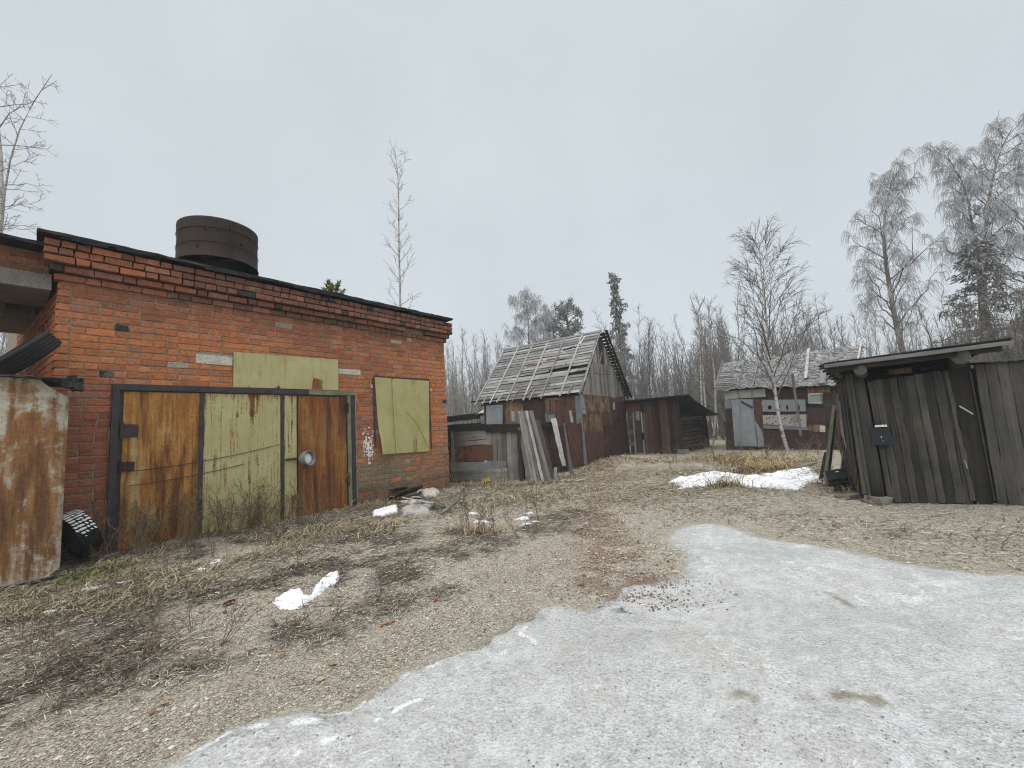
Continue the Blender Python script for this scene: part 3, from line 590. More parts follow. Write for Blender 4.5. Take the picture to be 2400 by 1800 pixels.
L2 = leaf('gate_leaf', -5.51, -4.285, -.01, 2.40, MAT['gate_green'], 'olive gate leaf with rust streaks')
L3 = leaf('gate_leaf', -4.225, -3.985, -.02, 2.395, MAT['gate_green'], 'narrow olive strip beside the wicket', nu=5)
for a, b_ in ((-5.575, -5.51), (-4.285, -4.225)):
    m = MB(); sheet(m, (a - .004, -.042, 0), (b_ + .004, -.042, 0), (b_ + .004, -.042, 2.40), (a - .004, -.042, 2.40), 3, 40, .004, .005, edge=.012, freq=9); m.build('seam_strip', MAT['darkpaint'], L2)
WK = leaf('wicket_door', -3.955, -2.945, -.02, 2.39, MAT['wicket'], 'rust-brown wicket door')
m = MB(); box(m, (-3.985, -.03, -.02), (-3.955, .0, 2.40)); box(m, (-2.945, -.03, -.02), (-2.925, .0, 2.40)); m.build('gap_edge', MAT['darkpaint'], garage)
m = MB(); box(m, (-6.64, -.03, -.2), (-2.72, .03, 2.45)); m.build('gate_backing', MAT['darkpaint'], garage)
def hinge(par, s, z, h, plate, mat):
    m = MB(); tube(m, [(s, -.075, z - h / 2), (s, -.075, z + h / 2)], .022, 10)
    sheet(m, (s + .0, -.055, z - plate[1] / 2), (s + plate[0], -.055, z - plate[1] / 2), (s + plate[0], -.055, z + plate[1] / 2), (s, -.055, z + plate[1] / 2), 3, 3, .002, .006, edge=.02); m.build('hinge', mat, par)
hinge(L1, -6.535, 1.80, .26, (.19, .19), MAT['darkpaint']); hinge(L1, -6.535, 1.27, .16, (.17, .14), MAT['redoxide2'])
hinge(WK, -2.925, 2.15, .22, (-.06, .18), MAT['redoxide2']); hinge(WK, -2.925, .62, .26, (-.05, .12), MAT['darkpaint'])
def sag(m, a, b_, d, r, n=14, y=-.046):
    t = np.linspace(0, 1, n); P = np.stack([a[0] + (b_[0] - a[0]) * t, np.full(n, y), a[1] + (b_[1] - a[1]) * t - d * 4 * t * (1 - t)], 1); tube(m, P, r, 4, cap=False)
m = MB(); sag(m, (-6.45, 1.19), (-4.3, 1.46), .05, .0045); sag(m, (-6.45, .98), (-4.9, 1.15), .03, .0045); m.build('wire', MAT['darkpaint'], garage)
m = MB(); tube(m, [(-4.20, -.06, 1.16), (-4.0, -.07, 1.165)], .022, 8); m.build('bolt', MAT['redoxide'], WK)
m = MB(); V = []
Mx = np.array([[1, 0, 0], [0, 0, -1], [0, 1, 0]], float); tl = Matrix.Rotation(math.radians(22), 3, 'Z') @ Matrix.Rotation(math.radians(-8), 3, 'X'); Mx = np.array(tl) @ Mx
lathe(m, [(.0, .055), (.10, .05), (.125, .06), (.132, .11), (.145, .112), (.152, .10), (.148, .0), (.12, -.05), (.0, -.06)], 28, (Mx, np.array([-3.86, -.13, 1.14])))
BO = m.build('round_bowl', MAT['zinc_dark'], WK, smooth=True)
m = MB(); lathe(m, [(.0, .060), (.06, .062), (.104, .058), (.106, .05)], 24, (Mx, np.array([-3.86, -.131, 1.14]))); m.build('bowl_face', MAT['white'], BO, smooth=True)
m = MB(); lathe(m, [(0, .012), (.06, .010), (.065, 0)], 14, (np.array([[1, 0, 0], [0, 0, -1], [0, 1, 0]], float), np.array([-4.02, -.04, .42]))); m.build('rust_boss', MAT['wicket'], WK)
m = MB(); sheet(m, (-5.08, -.035, 2.525), (-3.105, -.035, 2.535), (-3.105, -.04, 3.205), (-5.08, -.04, 3.165), 20, 8, .012, .004, freq=1.2)
PN = m.build('lintel_panel', MAT['panel_green'], garage, label='olive steel sheet above the gate')
m = MB(); sheet(m, (-3.68, -.052, 2.55), (-3.46, -.052, 2.55), (-3.48, -.052, 2.72), (-3.66, -.052, 2.78), 4, 6, .003, .003, edge=.03); m.build('rust_patch', MAT['wicket'], PN)
m = MB(); sheet(m, (-2.13, -.03, 1.085), (-.69, -.035, 1.05), (-.61, -.04, 2.87), (-2.22, -.04, 2.875), 20, 20, .012, .004, freq=1.3,
      bend=lambda u, v: .12 * np.exp(-((u - .03) / .18) ** 2) * np.exp(-((v - .02) / .25) ** 2) - .012 * (np.abs(u - .30) < .03))
SH = m.build('window_shutter', MAT['shutter'], garage, label='bent olive sheet nailed over the window')
m = MB(); plank(m, (-2.24, -.03, 2.885), (-.60, -.03, 2.88), (0, 0, 1), .05, .02, 24, .008); plank(m, (-2.235, -.03, 1.25), (-2.24, -.03, 2.87), (1, 0, 0), .035, .02, 20, .006); plank(m, (-.605, -.03, 1.1), (-.60, -.03, 2.87), (1, 0, 0), .02, .02, 20, .004); m.build('shutter_frame', MAT['darkpaint'], SH)
m = MB(); tube(m, [(-1.765, -.058, 2.85), (-1.745, -.06, 2.0), (-1.715, -.065, 1.09)], .004, 4); tube(m, [(-1.36, -.055, 2.05), (-1.05, -.056, 1.75), (-.73, -.055, 1.15)], .004, 4); m.build('crease', MAT['redoxide2'], SH)
# white paint splash with drips on the brick
m = MB(); sp = [inplane(GF, 1, -.012, px, py) for px, py in ((858, 1020), (864, 1042), (868, 1060))]
for k in range(60):
    c = sp[rng.integers(0, 3)] + np.array([rng.normal() * .07, 0, rng.normal() * .10 - .05]); r = rng.uniform(.008, .026)
    th = np.arange(7) / 7 * 6.283; V = [(c[0], -.020, c[2])] + [(c[0] + r * 1.4 * math.cos(q) * rng.uniform(.6, 1.3), -.0165, c[2] + r * math.sin(q) * rng.uniform(.6, 1.4)) for q in th]
    m.add(V, None, [[0, 1 + (j + 1) % 7, 1 + j] for j in range(7)])
for k in range(9):
    c = sp[0] + np.array([rng.uniform(-.08, .14), 0, rng.uniform(-.25, -.05)]); L = rng.uniform(.15, .55)
    tube(m, [(c[0], -.014, c[2]), (c[0] + .01, -.014, c[2] - L * .5), (c[0] + .012, -.014, c[2] - L)], [.009, .007, .003], 5)
m.build('paint_splash', MAT['white'], garage)
# ---------------------------------------------------------------- annex passage on the left
annex = thing('brick_passage', 'dark brick and concrete passage joined to the left end of the brick garage', 'passage', gw(-7.3, 0, 0), GA)
def A(s, b, z): return np.array([s + 7.3, b, z])
BOFF = -8.0
mb = MB(); bricks(mb, -3.2, -.0, 4.06, 3, y0=.13, depth=.3, fr=FR0, miss=.0); mb.build('wall', MAT['brick'], annex)
mb = MB(); box(mb, (-3.2, .145, 4.05), (-.02, 3.2, 4.38)); mb.build('mortar', MAT['mortar'], annex)
mb = MB()
box(mb, (-3.2, .06, 3.83), (-.02, 1.15, 4.05), .006); box(mb, (-3.2, 1.80, 3.80), (-.10, 3.3, 4.046), .006); box(mb, (-3.2, 1.15, 3.832), (-.42, 1.80, 4.045), .004)
mb.build('slab', MAT['concrete'], annex)
mb = MB(); plank(mb, (-3.3, 1.6, 4.42), (-.12, 1.6, 4.40), (0, 1, 0), 3.6, .045, 16, .01); mb.build('roof', MAT['felt'], annex)
mb = MB(); bricks(mb, -2.6, -2.2, 0, 35, y0=.1, depth=3.2, fr=FR0, miss=0); mb.build('pier', MAT['brick'], annex)
# ---------------------------------------------------------------- rusty container, front left
cont = thing('metal_container', 'rusty steel container with rounded corners at the left edge', 'container', gw(-7.15, -.86, 0), GA)
def arc(cx, cz, r, a0, a1, n): return [(cx + r * math.cos(math.radians(a0 + (a1 - a0) * k / n)), cz + r * math.sin(math.radians(a0 + (a1 - a0) * k / n))) for k in range(n + 1)]
nu, nv = 40, 36; rows = []
mb = MB(); uu = np.linspace(0, 1, nu + 1); vv = np.linspace(0, 1, nv + 1); U2, V2 = np.meshgrid(uu, vv, indexing='ij')
zt = lambda x: 2.47 - .24 * np.exp(-((x) / .16) ** 2 * 1.2) + 0 * x      # top edge drops at the right corner
xl = -2.6 + 2.6 * uu ** .6; xg = np.repeat(xl[:, None], nv + 1, 1); zz = .05 + V2 * (zt(xg) - .05)
rc = .10; inset = np.where(zz < .05 + rc, rc - np.sqrt(np.maximum(rc ** 2 - (.05 + rc - zz) ** 2, 0)), 0) + np.where(zz > 2.16, .03 * ((zz - 2.16) / .1) ** 2, 0)
xg = np.where(xg > -.3, xg - inset * sm(xg, -.3, 0), xg)
yy = -.035 * (1 - (xg / 2.6 + .5) ** 2 * 1.5) + .02 * (fbm(xg * 1.6, zz * 1.6, 21, 3) - .5) + .05 * sm(xg, -.06, 0.0)
idx = np.arange(xg.size).reshape(xg.shape)
F = np.stack([xg.ravel(), yy.ravel(), zz.ravel()], 1); Bk = F.copy(); Bk[:, 1] = .72
rim = np.concatenate([idx[:, 0], idx[-1, 1:], idx[-2::-1, -1], idx[0, -2:0:-1]]); rn = np.roll(rim, -1); m_ = xg.size
Qf = np.stack([idx[:-1, :-1], idx[1:, :-1], idx[1:, 1:], idx[:-1, 1:]], -1).reshape(-1, 4)
mb.add(np.concatenate([F, Bk]), np.concatenate([Qf, Qf[:, ::-1] + m_, np.stack([rim, rim + m_, rn + m_, rn], -1)]), G=np.concatenate([F[:, [0, 2, 1]], F[:, [0, 2, 1]]]), N=np.concatenate([np.stack([U2.ravel(), V2.ravel(), U2.ravel() * 0], 1)] * 2))
mb.build('body', MAT['container'], cont)
mb = MB(); box(mb, (-2.7, -.02, -.02), (-.04, .70, .06)); mb.build('base_rail', MAT['darkpaint'], cont)
mb = MB(); plank(mb, (-2.7, -.045, .055), (-.05, -.045, .055), (0, 1, 0), .03, .014, 10, .002); mb.build('edge_trim', MAT['zinc_dark'], cont)
mb = MB(); plank(mb, (-2.8, .30, 2.52), (-.02, .30, 2.43), (0, 1, 0), .86, .02, 24, .012); plank(mb, (-.5, -.12, 2.445), (-.02, -.13, 2.385), (0, 1, 0), .06, .012, 8, .01); mb.build('roof_sheet', MAT['felt'], cont)
mb = MB()
for k in range(14):
    c = np.array([rng.uniform(-.07, .07), -.08 + rng.uniform(-.06, .06), 2.37 + rng.uniform(-.05, .06)]); box(mb, c - rng.uniform(.02, .06, 3), c + rng.uniform(.02, .06, 3), .02)
mb.build('torn_felt', MAT['felt'], cont)
# ---------------------------------------------------------------- tyres
def make_tyre(Ro=.33, w=.21, cuts=True):
    prof = [(.185, -w * .40), (.20, -w * .47), (.25, -w * .5), (Ro - .035, -w * .48), (Ro - .008, -w * .42)]
    for k in range(5):
        z0 = -w * .40 + k * w * .80 / 5; z1 = z0 + w * .80 / 5
        prof += [(Ro, z0 + .004), (Ro, z1 - .006), (Ro - .012, z1 - .005), (Ro - .012, z1 + .003)]
    prof += [(Ro - .008, w * .42), (Ro - .035, w * .48), (.25, w * .5), (.20, w * .47), (.185, w * .40), (.178, 0), (.185, -w * .40)]
    pr = np.array(prof); tread = (pr[:, 0] >= Ro - .001)
    def rmod(r, th):
        k = np.arange(len(th)) % 6; cut = (k == 5)[:, None] & tread[None]; return r - cut * (.012 if cuts else 0)
    m = MB(); lathe(m, prof, 120, None, None, rmod); return m
def orient(axis, c):
    axis = np.array(axis, float); axis /= np.linalg.norm(axis); q = Vector(axis).to_track_quat('Z', 'Y'); return q.to_euler(), c
def edge_on(pa, pb, pc, fr, val, tiltdeg=0):
    P = [inplane(fr, 1, val, *p) for p in (pa, pb, pc)]; W3 = [gw(*p) for p in P]
    l = W3[1] - W3[0]; v = W3[2] - EYE; ax = np.cross(v, l); ax /= np.linalg.norm(ax)
    v /= np.linalg.norm(v); a = math.radians(tiltdeg); return ax * math.cos(a) + v * math.sin(a), W3[2]
ax, c = edge_on((8, 862), (118, 795), (62, 830), GF, -.42, 3)
o = make_tyre(.35, .225, False).build('tyre', MAT['rubber'], smooth=False); o.rotation_euler, o.location = orient(ax, c)
tag(o, 'black car tyre lying on the rusty container, propped against brick', 'tyre', 'old tyres by the container')
ax, c = edge_on((156, 1200), (222, 1300), (186, 1252), GF, -.32, -14)
o = make_tyre(.32, .24).build('tyre', MAT['rubber'], smooth=False); o.rotation_euler, o.location = orient(ax, c); RM = np.array(o.rotation_euler.to_matrix())
tag(o, 'black treaded tyre leaning in the gap between container and brick wall', 'tyre', 'old tyres by the container')
ty2 = o
m = MB()   # white rime caught in the upper tread blocks
for k in range(900):
    a = rng.uniform(0, 6.283); wn_ = RM @ np.array([math.cos(a), math.sin(a), 0])
    if wn_[2] < .25 + rng.uniform(-.2, .2): continue
    k_ = int(a / (2 * math.pi / 40)); a = (k_ + .42) * 2 * math.pi / 40; z = rng.choice([-.078, -.04, 0, .04, .078]) + rng.normal() * .006; r0 = .3213
    d = .045 * rng.uniform(.5, 1.1); V = [(r0 * math.cos(a + u * d), r0 * math.sin(a + u * d), z + v * .009 + u * .006) for u, v in ((-1, -1), (1, -1), (1, 1), (-1, 1))] ; V += [((r0 - .01) * math.cos(a + u * d), (r0 - .01) * math.sin(a + u * d), z + v * .009 + u * .006) for u, v in ((-1, -1), (1, -1), (1, 1), (-1, 1))]
    m.add(V, CUBEQ)
RIME = m
# ---------------------------------------------------------------- tank on the roof
tk = thing('water_tank', 'brown round steel tank standing on the garage roof', 'tank', gw(-5.155, .6, 4.64), GA)
m = MB(); lathe(m, [(.612, .985), (.640, .99), (.652, .99), (.655, .96), (.645, .75), (.648, .5), (.652, .26), (.662, .245), (.668, .25), (.66, .245), (.640, .245), (.630, .5), (.625, .80), (.612, .985)], 64)
m.build('shell', MAT['tank'], tk, smooth=True)
for z, r in ((.79, .655), (.52, .658)):
    m = MB(); th = np.linspace(0, 2 * np.pi, 65); P = np.stack([r * np.cos(th), r * np.sin(th), th * 0 + z], 1); tube(m, P, .005, 6, cap=False); m.build('hoop', MAT['tank'], tk, smooth=True)
m = MB(); box(m, (.0, -.672, .26), (.015, -.645, .97)); m.build('seam', MAT['tank'], tk)
m = MB(); lathe(m, [(0, .72), (.60, .70), (.615, .69), (.60, .68), (0, .68)], 40); m.build('tank_floor', MAT['black'], tk)  # disc closing the shell, painted black for the shaded inside
m = MB(); lathe(m, [(0, .30), (.40, .30), (.42, .28), (.42, -.05), (.0, -.05)], 40); m.build('stand', MAT['black'], tk)  # support coloured black to paint the shadowed hollow under the rim
for px, py in ((440, 560), (568, 573), (472, 528)):
    m = MB(); p = inplane(GF, 1, -.06, px, py); a = np.array([p[0] + 5.155, p[1] - .6, p[2] - 4.64]); a[:2] *= .664 / np.hypot(*a[:2]); tube(m, [a * [.98, .98, 1], a * [1.01, 1.01, 1]], .018, 8); m.build('bolt_hole', MAT['black'], tk)
RIME.build('rime', MAT['snow'], ty2)['kind'] = 'stuff'
# ================================================================ helpers for patched walls
def prect(m, fr, ax, val, px, nu=14, nv=14, amp=.022, thick=.006, edge=.008, off=0.0):
    """sheet fixed on a wall plane; px = four photo corners bl, br, tr, tl"""
    P = [inplane(fr, ax, val, *p) for p in px]
    sheet(m, P[0], P[1], P[2], P[3], nu, nv, amp, thick, edge=edge, freq=3.4); return P
def onb(fr, ax, val, a): return inplane(fr, ax, val, *a)
def pboard(m, fr, ax, val, a, b, w, t=.02, wd=None, **k):
    p, q = onb(fr, ax, val, a), onb(fr, ax, val, b); d = np.zeros(3); d[ax] = 1
    ax_ = (q - p); wd = np.cross(ax_, d) if wd is None else wd
    plank(m, p, q, wd, w, t, **k)
# ================================================================ gabled shed
HO = np.array([2.53, 15.34, 0.0]); HA = -math.radians(33.2); HF = (HO, HA)
house = thing('gabled_shed', 'old shed with steep board roof, battens and patchwork rusty sheet walls', 'shed', HO, HA)
EZ, RZ, HW, HL = 2.68, 5.27, 4.78, 4.55
mb = MB()
V = [(-HL, 0.03, -.3), (-.03, 0.03, -.3), (-.03, HW - .03, -.3), (-HL, HW - .03, -.3)]; V += [(a, b, EZ) for a, b, c in V]; V += [(-HL, HW / 2, RZ - .08), (-.03, HW / 2, RZ - .08)]
mb.add(V, [[0, 1, 5, 4], [1, 2, 6, 5], [2, 3, 7, 6], [3, 0, 4, 7]], [[5, 6, 9], [7, 4, 8]]); mb.build('wall', MAT['redoxide2'], house)
mb = MB()   # gable boards, two tiers
y = .03
while y < HW - .05:
    w = rng.uniform(.09, .15); top = EZ + (RZ - EZ) * (1 - abs((y + w / 2) - HW / 2) / (HW / 2)) - .05
    zb = 2.62; zm = 3.95 + .04 * rng.normal() * .3
    t1 = min(top, zm)
    if t1 > zb + .05: plank(mb, (.012 + rng.uniform(0, .01), y + w / 2, zb - rng.uniform(0, .05)), (.02, y + w / 2, t1), (0, 1, 0), w - .006, .02, 5, .003)
    if top > zm + .1 and not (HW * .44 < y < HW * .5): plank(mb, (-.012 + rng.uniform(0, .01), y + w / 2, zm - .02), (-.01, y + w / 2, top), (0, 1, 0), w - .006, .02, 4, .003)
    y += w
pboard(mb, HF, 0, .035, (1402, 872), (1410, 826), .05); pboard(mb, HF, 0, .035, (1391, 872), (1430, 876), .04)
mb.build('gable_boards', MAT['greywood'], house)
# front roof slope
sl = np.array([0, HW / 2, RZ - EZ]); SL = np.linalg.norm(sl); sl /= SL; nr = np.array([0, -sl[2], sl[1]])
def rp(x, v, h=0.0): return np.array([x, -.10, EZ - .02]) + sl * v + nr * h
ROOFX0, ROOFX1, RL = -HL - .34, .06, SL + .12
mb = MB(); P = [rp(ROOFX0 + .02, .02, -.03), rp(ROOFX1 - .02, .02, -.03), rp(ROOFX1 - .02, RL - .02, -.03), rp(ROOFX0 + .02, RL - .02, -.03)]; mb.add(P, [[0, 1, 2, 3]]); mb.build('roof_underlay', MAT['black'], house)
mb = MB(); v = 0.0; row = 0
hole = [inplane((HO, HA), 1, 1.75, px, py) for px, py in ((1296, 842), (1345, 836))]
while v < RL - .05:
    w = rng.uniform(.15, .24); x = ROOFX0 + rng.uniform(-.03, .03)
    while x < ROOFX1 - .02:
        L = rng.choice([1.0, 1.6, 2.4, 3.2, 4.0]) * rng.uniform(.85, 1.15); e = min(x + L, ROOFX1 + rng.uniform(-.02, .03))
        if ROOFX1 - e < .5: e = ROOFX1 + rng.uniform(-.02, .03)
        if rng.random() > .035:
            sg = rng.uniform(-.014, .014); h0 = rng.uniform(0, .018)
            pc = rng.random()
            plank(mb, rp(x, v + w / 2 + sg, h0 + .012), rp(e - .012, v + w / 2 - sg, rng.uniform(0, .02) + .012), sl - nr * .13, w - rng.uniform(.0, .03), .018, max(3, int((e - x) * 4)), .009, bow=rng.normal() * .003, ragged=.03, C=(1, 1, 1))
        x = e
    v += w * .93; row += 1
RB = mb.build('roof', MAT['roofwood'], house)
mb = MB()
for px, L in (((1225, 862), .9), ((1290, 848), .6)):
    p = None
for (x0, x1, v) in ((-3.05, -2.3, 2.05), (-2.1, -1.5, 2.25), (-4.75, -4.2, .18), (-3.0, -2.6, .15), (-2.2, -1.7, .12)):
    mb = MB(); plank(mb, rp(x0, v, .034), rp(x1, v + .01, .034), sl, .11, .012, 4, .008, ragged=.03); mb.build('brick_red_board', MAT['orange'], RB)
mb = MB(); plank(mb, rp(-1.42, 2.62, .04), rp(-.92, 2.72, .06), sl, .09, .012, 8, .006, bow=-.11); mb.build('curled_board', MAT['palewood'], RB)
mb = MB(); sheet(mb, rp(-1.5, 2.72, .05), rp(-.85, 2.76, .05), rp(-.95, 2.88, .05), rp(-1.42, 2.80, .05), 6, 3, .01, .002, edge=.04); mb.build('roof_hole', MAT['black'], RB)
def batten(x0, v0, x1, v1, w=.055, mat='palewood'):
    m = MB(); plank(m, rp(x0, v0, .05), rp(x1, v1, .05), np.cross(rp(x1, v1) - rp(x0, v0), nr), w, .035, 8, .005); return m.build('batten', MAT[mat], RB)
NB = 7
for k in range(NB):
    x = ROOFX0 + .04 + (ROOFX1 - ROOFX0 - .08) * k / (NB - 1); batten(x + rng.uniform(-.02, .02), -.12 + rng.uniform(-.05, .05), x + rng.uniform(-.03, .03), RL - rng.uniform(.0, .1), rng.uniform(.05, .07))
batten(.03, -.02, .05, RL - .05, .05)
for x, v0, dx, L in ((-4.45, -.12, .03, .42), (-3.72, -.08, .14, .45), (-2.92, -.10, .04, .5), (-2.45, -.02, .30, .62), (-2.12, -.13, .07, .6), (-.46, -.06, .05, .55), (-.72, 2.95, .12, .5)): batten(x, v0, x + dx, v0 + L)
mb = MB()
for k in range(9):
    x = -2.95 + k * .16; P0 = rp(x, .02, .0); L = rng.uniform(.08, .26); w = rng.uniform(.08, .16)
    mb.add([P0, P0 + [w, -.02, 0], P0 + [w * .6, -.03, -L], P0 + [0, .012, 0], P0 + [w, -.008, 0], P0 + [w * .6, -.018, -L]], [[0, 2, 5, 3], [2, 1, 4, 5]], [[0, 1, 2], [5, 4, 3]])
mb.build('torn_felt', MAT['felt'], RB)
# back slope: spaced lathing, ends stick out past the gable
mb = MB(); sb_ = np.array([0, -HW / 2, RZ - EZ]); sb_ /= np.linalg.norm(sb_); nb_ = np.array([0, sb_[2], -sb_[1]]) * 1.0; nb_ = np.array([0, -sb_[2] * -1, 0]) if False else np.array([0, sb_[2], -sb_[1]])
def rb(x, v, h=0.0): return np.array([x, HW + .1, EZ - .02]) + sb_ * v + nb_ * h
v = .03
while v < RL - .1:
    w = rng.uniform(.10, .14); plank(mb, rb(-HL - .3, v + w / 2, .01), rb(.24 + rng.uniform(-.03, .05), v + w / 2, .01), sb_, w, .022, 8, .005); v += w + rng.uniform(.03, .07)
mb.build('roof', MAT['darkwood'], house)
mb = MB(); plank(mb, rb(.14, -.08, -.04), rb(.14, RL - .02, -.04), np.cross(sb_, nb_), .06, .09, 10, .004); plank(mb, rb(.26, -.1, .04), rb(.27, RL + .03, .04), np.cross(sb_, nb_), .10, .03, 12, .006); mb.build('verge_rafter', MAT['darkwood'], house)
mb = MB(); plank(mb, rp(ROOFX0, RL - .04, .05), rp(ROOFX1, RL - .02, .05), sl, .12, .02, 12, .008); mb.build('ridge_board', MAT['roofwood'], house)
# sheets of the eave wall
def hs(px, mat, ax=1, val=-.01, name='metal_sheet', label=None, **k):
    m = MB(); prect(m, HF, ax, val, px, **k); return m.build(name, MAT[mat], house, label=label)
hs([(1186, 1030), (1226, 1026), (1226, 934), (1184, 938)], 'ochre', label='peeling ochre sheet'); hs([(1226, 1030), (1279, 1030), (1279, 930), (1226, 934)], 'redoxide2', val=-.016)
hs([(1277, 968), (1301, 966), (1300, 932), (1277, 934)], 'ochre', name='plywood_patch', val=-.02); hs([(1300, 1010), (1352, 1010), (1350, 926), (1299, 930)], 'redoxide', val=-.016)
hs([(1352, 1000), (1364, 1000), (1362, 926), (1348, 928)], 'zinc_dark', val=-.022, label='narrow bent grey strip'); hs([(1302, 938), (1316, 937), (1316, 931), (1278, 935)], 'ochre', val=-.028, nu=4, nv=3)
hs([(1128, 952), (1182, 948), (1182, 934), (1128, 942)], 'redoxide2', val=-.02, amp=.005); hs([(1180, 1030), (1187, 1030), (1184, 938), (1178, 940)], 'darkwood', name='door_post', val=-.03, amp=.002)
d = hs([(1140, 1030), (1178, 1030), (1178, 948), (1140, 951)], 'zinc', name='hatch_door', val=-.035, amp=.008, label='pale galvanised hatch door')
m = MB(); P = [onb(HF, 1, -.045, p) for p in ((1151, 1028), (1151, 958))]; plank(m, P[0], P[1], (1, 0, 0), .02, .008, 8, .002); P = [onb(HF, 1, -.045, p) for p in ((1152, 957), (1172, 954))]; plank(m, P[0], P[1], (0, 0, 1), .02, .008, 6, .002); m.build('fold', MAT['zinc_dark'], d)
wf = MB()
for a, b in (((1281, 989), (1280, 967)), ((1280, 968), (1302, 967)), ((1300, 967), (1301, 989)), ((1281, 989), (1302, 988))): pboard(wf, HF, 1, -.04, a, b, .045, .04)
wf = wf.build('window', MAT['greywood'], house); m = MB(); prect(m, HF, 1, -.03, [(1283, 987), (1299, 986), (1298, 970), (1283, 971)], 2, 2, .001, .004, 0); m.build('pane', MAT['zinc_dark'], wf)
m = MB(); pboard(m, HF, 1, -.02, (1105, 942), (1362, 919), .07, .06); m.build('eave_beam', MAT['darkwood'], house)
# sheets of the gable wall
def gs(px, mat, val=.014, **k): return hs(px, mat, ax=0, val=val, **k)
gs([(1364, 968), (1396, 968), (1393, 927), (1362, 924)], 'ochre', val=.03, label='streaked brown sheet'); gs([(1395, 967), (1430, 967), (1427, 930), (1392, 927)], 'ochre', val=.026, label='streaked brown sheet')
gs([(1366, 1018), (1413, 1014), (1410, 967), (1364, 968)], 'ochre', val=.02); gs([(1413, 1000), (1438, 995), (1436, 967), (1410, 967)], 'redoxide', val=.018)
gs([(1428, 942), (1466, 944), (1464, 930), (1426, 929)], 'redoxide', val=.024); gs([(1430, 985), (1470, 984), (1467, 944), (1428, 942)], 'redoxide2', val=.016, amp=.02)
gs([(1375, 1096), (1442, 1086), (1436, 1005), (1366, 1016)], 'redoxide', val=.016); gs([(1420, 1090), (1477, 1066), (1470, 984), (1418, 1000)], 'redoxide2', val=.022)
gs([(1437, 960), (1441, 960), (1440, 943), (1436, 943)], 'pale_sheet', val=.03, nu=2, nv=2); gs([(1369, 1095), (1377, 1092), (1364, 965), (1361, 965)], 'zinc_dark', val=.03, nu=2, nv=12, amp=.004)
gs([(1364, 970), (1374, 970), (1366, 926), (1360, 924)], 'zinc', val=.045, nu=3, nv=8, amp=.02, label='curled grey corner strip')
# ================================================================ low black lean-to behind the fence
LO = atdepth(1056, 1052, 14.6); LO[2] = 0
lean = thing('low_shed', 'low black-roofed lean-to between the brick corner and the gabled shed', 'shed', LO, 0.0)
m = MB(); box(m, (0, .1, 0), (1.0, 1.8, 1.78)); m.build('wall', MAT['darkwood'], lean)
m = MB()
for k in range(3): plank(m, (-.1, .05, 1.70 - k * .13), (1.1, .05, 1.72 - k * .13), (0, 0, 1), .12, .02, 6, .006)
m.build('wall_board', MAT['darkwood'], lean)
m = MB(); plank(m, (-.4, .8, 2.03), (1.12, .8, 2.11), (0, 1, 0), 1.9, .03, 14, .014); plank(m, (-.4, -.14, 1.93), (1.1, -.14, 2.00), (0, 0, 1), .17, .025, 10, .01); m.build('roof', MAT['felt'], lean)
m = MB(); sheet(m, (.92, -.2, 2.05), (1.24, -.22, 2.12), (1.22, .0, 2.19), (.94, .0, 2.08), 6, 4, .03, .006, edge=.03); m.build('pale_flap', MAT['plaster'], lean)
# ================================================================ patchwork fence
FO = np.array([-1.96, 12.72, 0.0]); FA = math.atan2(-.65, 2.27); FF = (FO, FA)
fence = thing('plank_fence', 'grey patchwork plank fence between the brick corner and the leaning boards', 'fence', FO, FA)
def fb(name, mat, a, b, w, val=0.0, **k):
    m = MB(); pboard(m, FF, 1, val, a, b, w, **k); return m.build(name, MAT[mat], fence)
fb('rail', 'darkwood', (1056, 1003), (1140, 1001), .19, -.06, t=.06, seg=8, jit=.008); fb('rail', 'darkwood', (1138, 1004), (1219, 1002), .22, -.085, t=.06, seg=8, jit=.008)
fb('post', 'darkwood', (1056, 1138), (1052, 1004), .12, -.02, t=.10); fb('post', 'greywood', (1064, 1128), (1060, 1010), .08, -.05, t=.05); fb('post', 'darkwood', (1228, 1135), (1222, 990), .10, .05, t=.09)
m = MB(); prect(m, FF, 1, -.04, [(1064, 1036), (1141, 1028), (1138, 1007), (1065, 1010)], 8, 4, .006, .02); m.build('panel', MAT['greywood'], fence)
m = MB(); prect(m, FF, 1, -.03, [(1064, 1048), (1144, 1040), (1144, 1030), (1064, 1037)], 8, 3, .006, .02); m.build('panel', MAT['greywood'], fence)
m = MB(); prect(m, FF, 1, -.05, [(1066, 1086), (1156, 1078), (1155, 1042), (1066, 1048)], 10, 6, .012, .006); m.build('rust_panel', MAT['orange'], fence)
m = MB(); prect(m, FF, 1, -.09, [(1057, 1105), (1187, 1097), (1187, 1081), (1056, 1084)], 10, 4, .01, .02); m.build('panel', MAT['zinc_dark'], fence)
m = MB(); prect(m, FF, 1, -.11, [(1057, 1136), (1190, 1132), (1189, 1097), (1057, 1106)], 10, 4, .008, .02); m.build('panel', MAT['greywood'], fence)
x = 1142
while x < 1226:
    w = rng.uniform(.13, .19); fb('plank', 'greywood', (x + 6, 1128 + rng.uniform(-4, 2)), (x + 3, 1003 + rng.uniform(-2, 4)), w, -.02 + rng.uniform(-.01, .01), t=.022, seg=6); x += w * 75
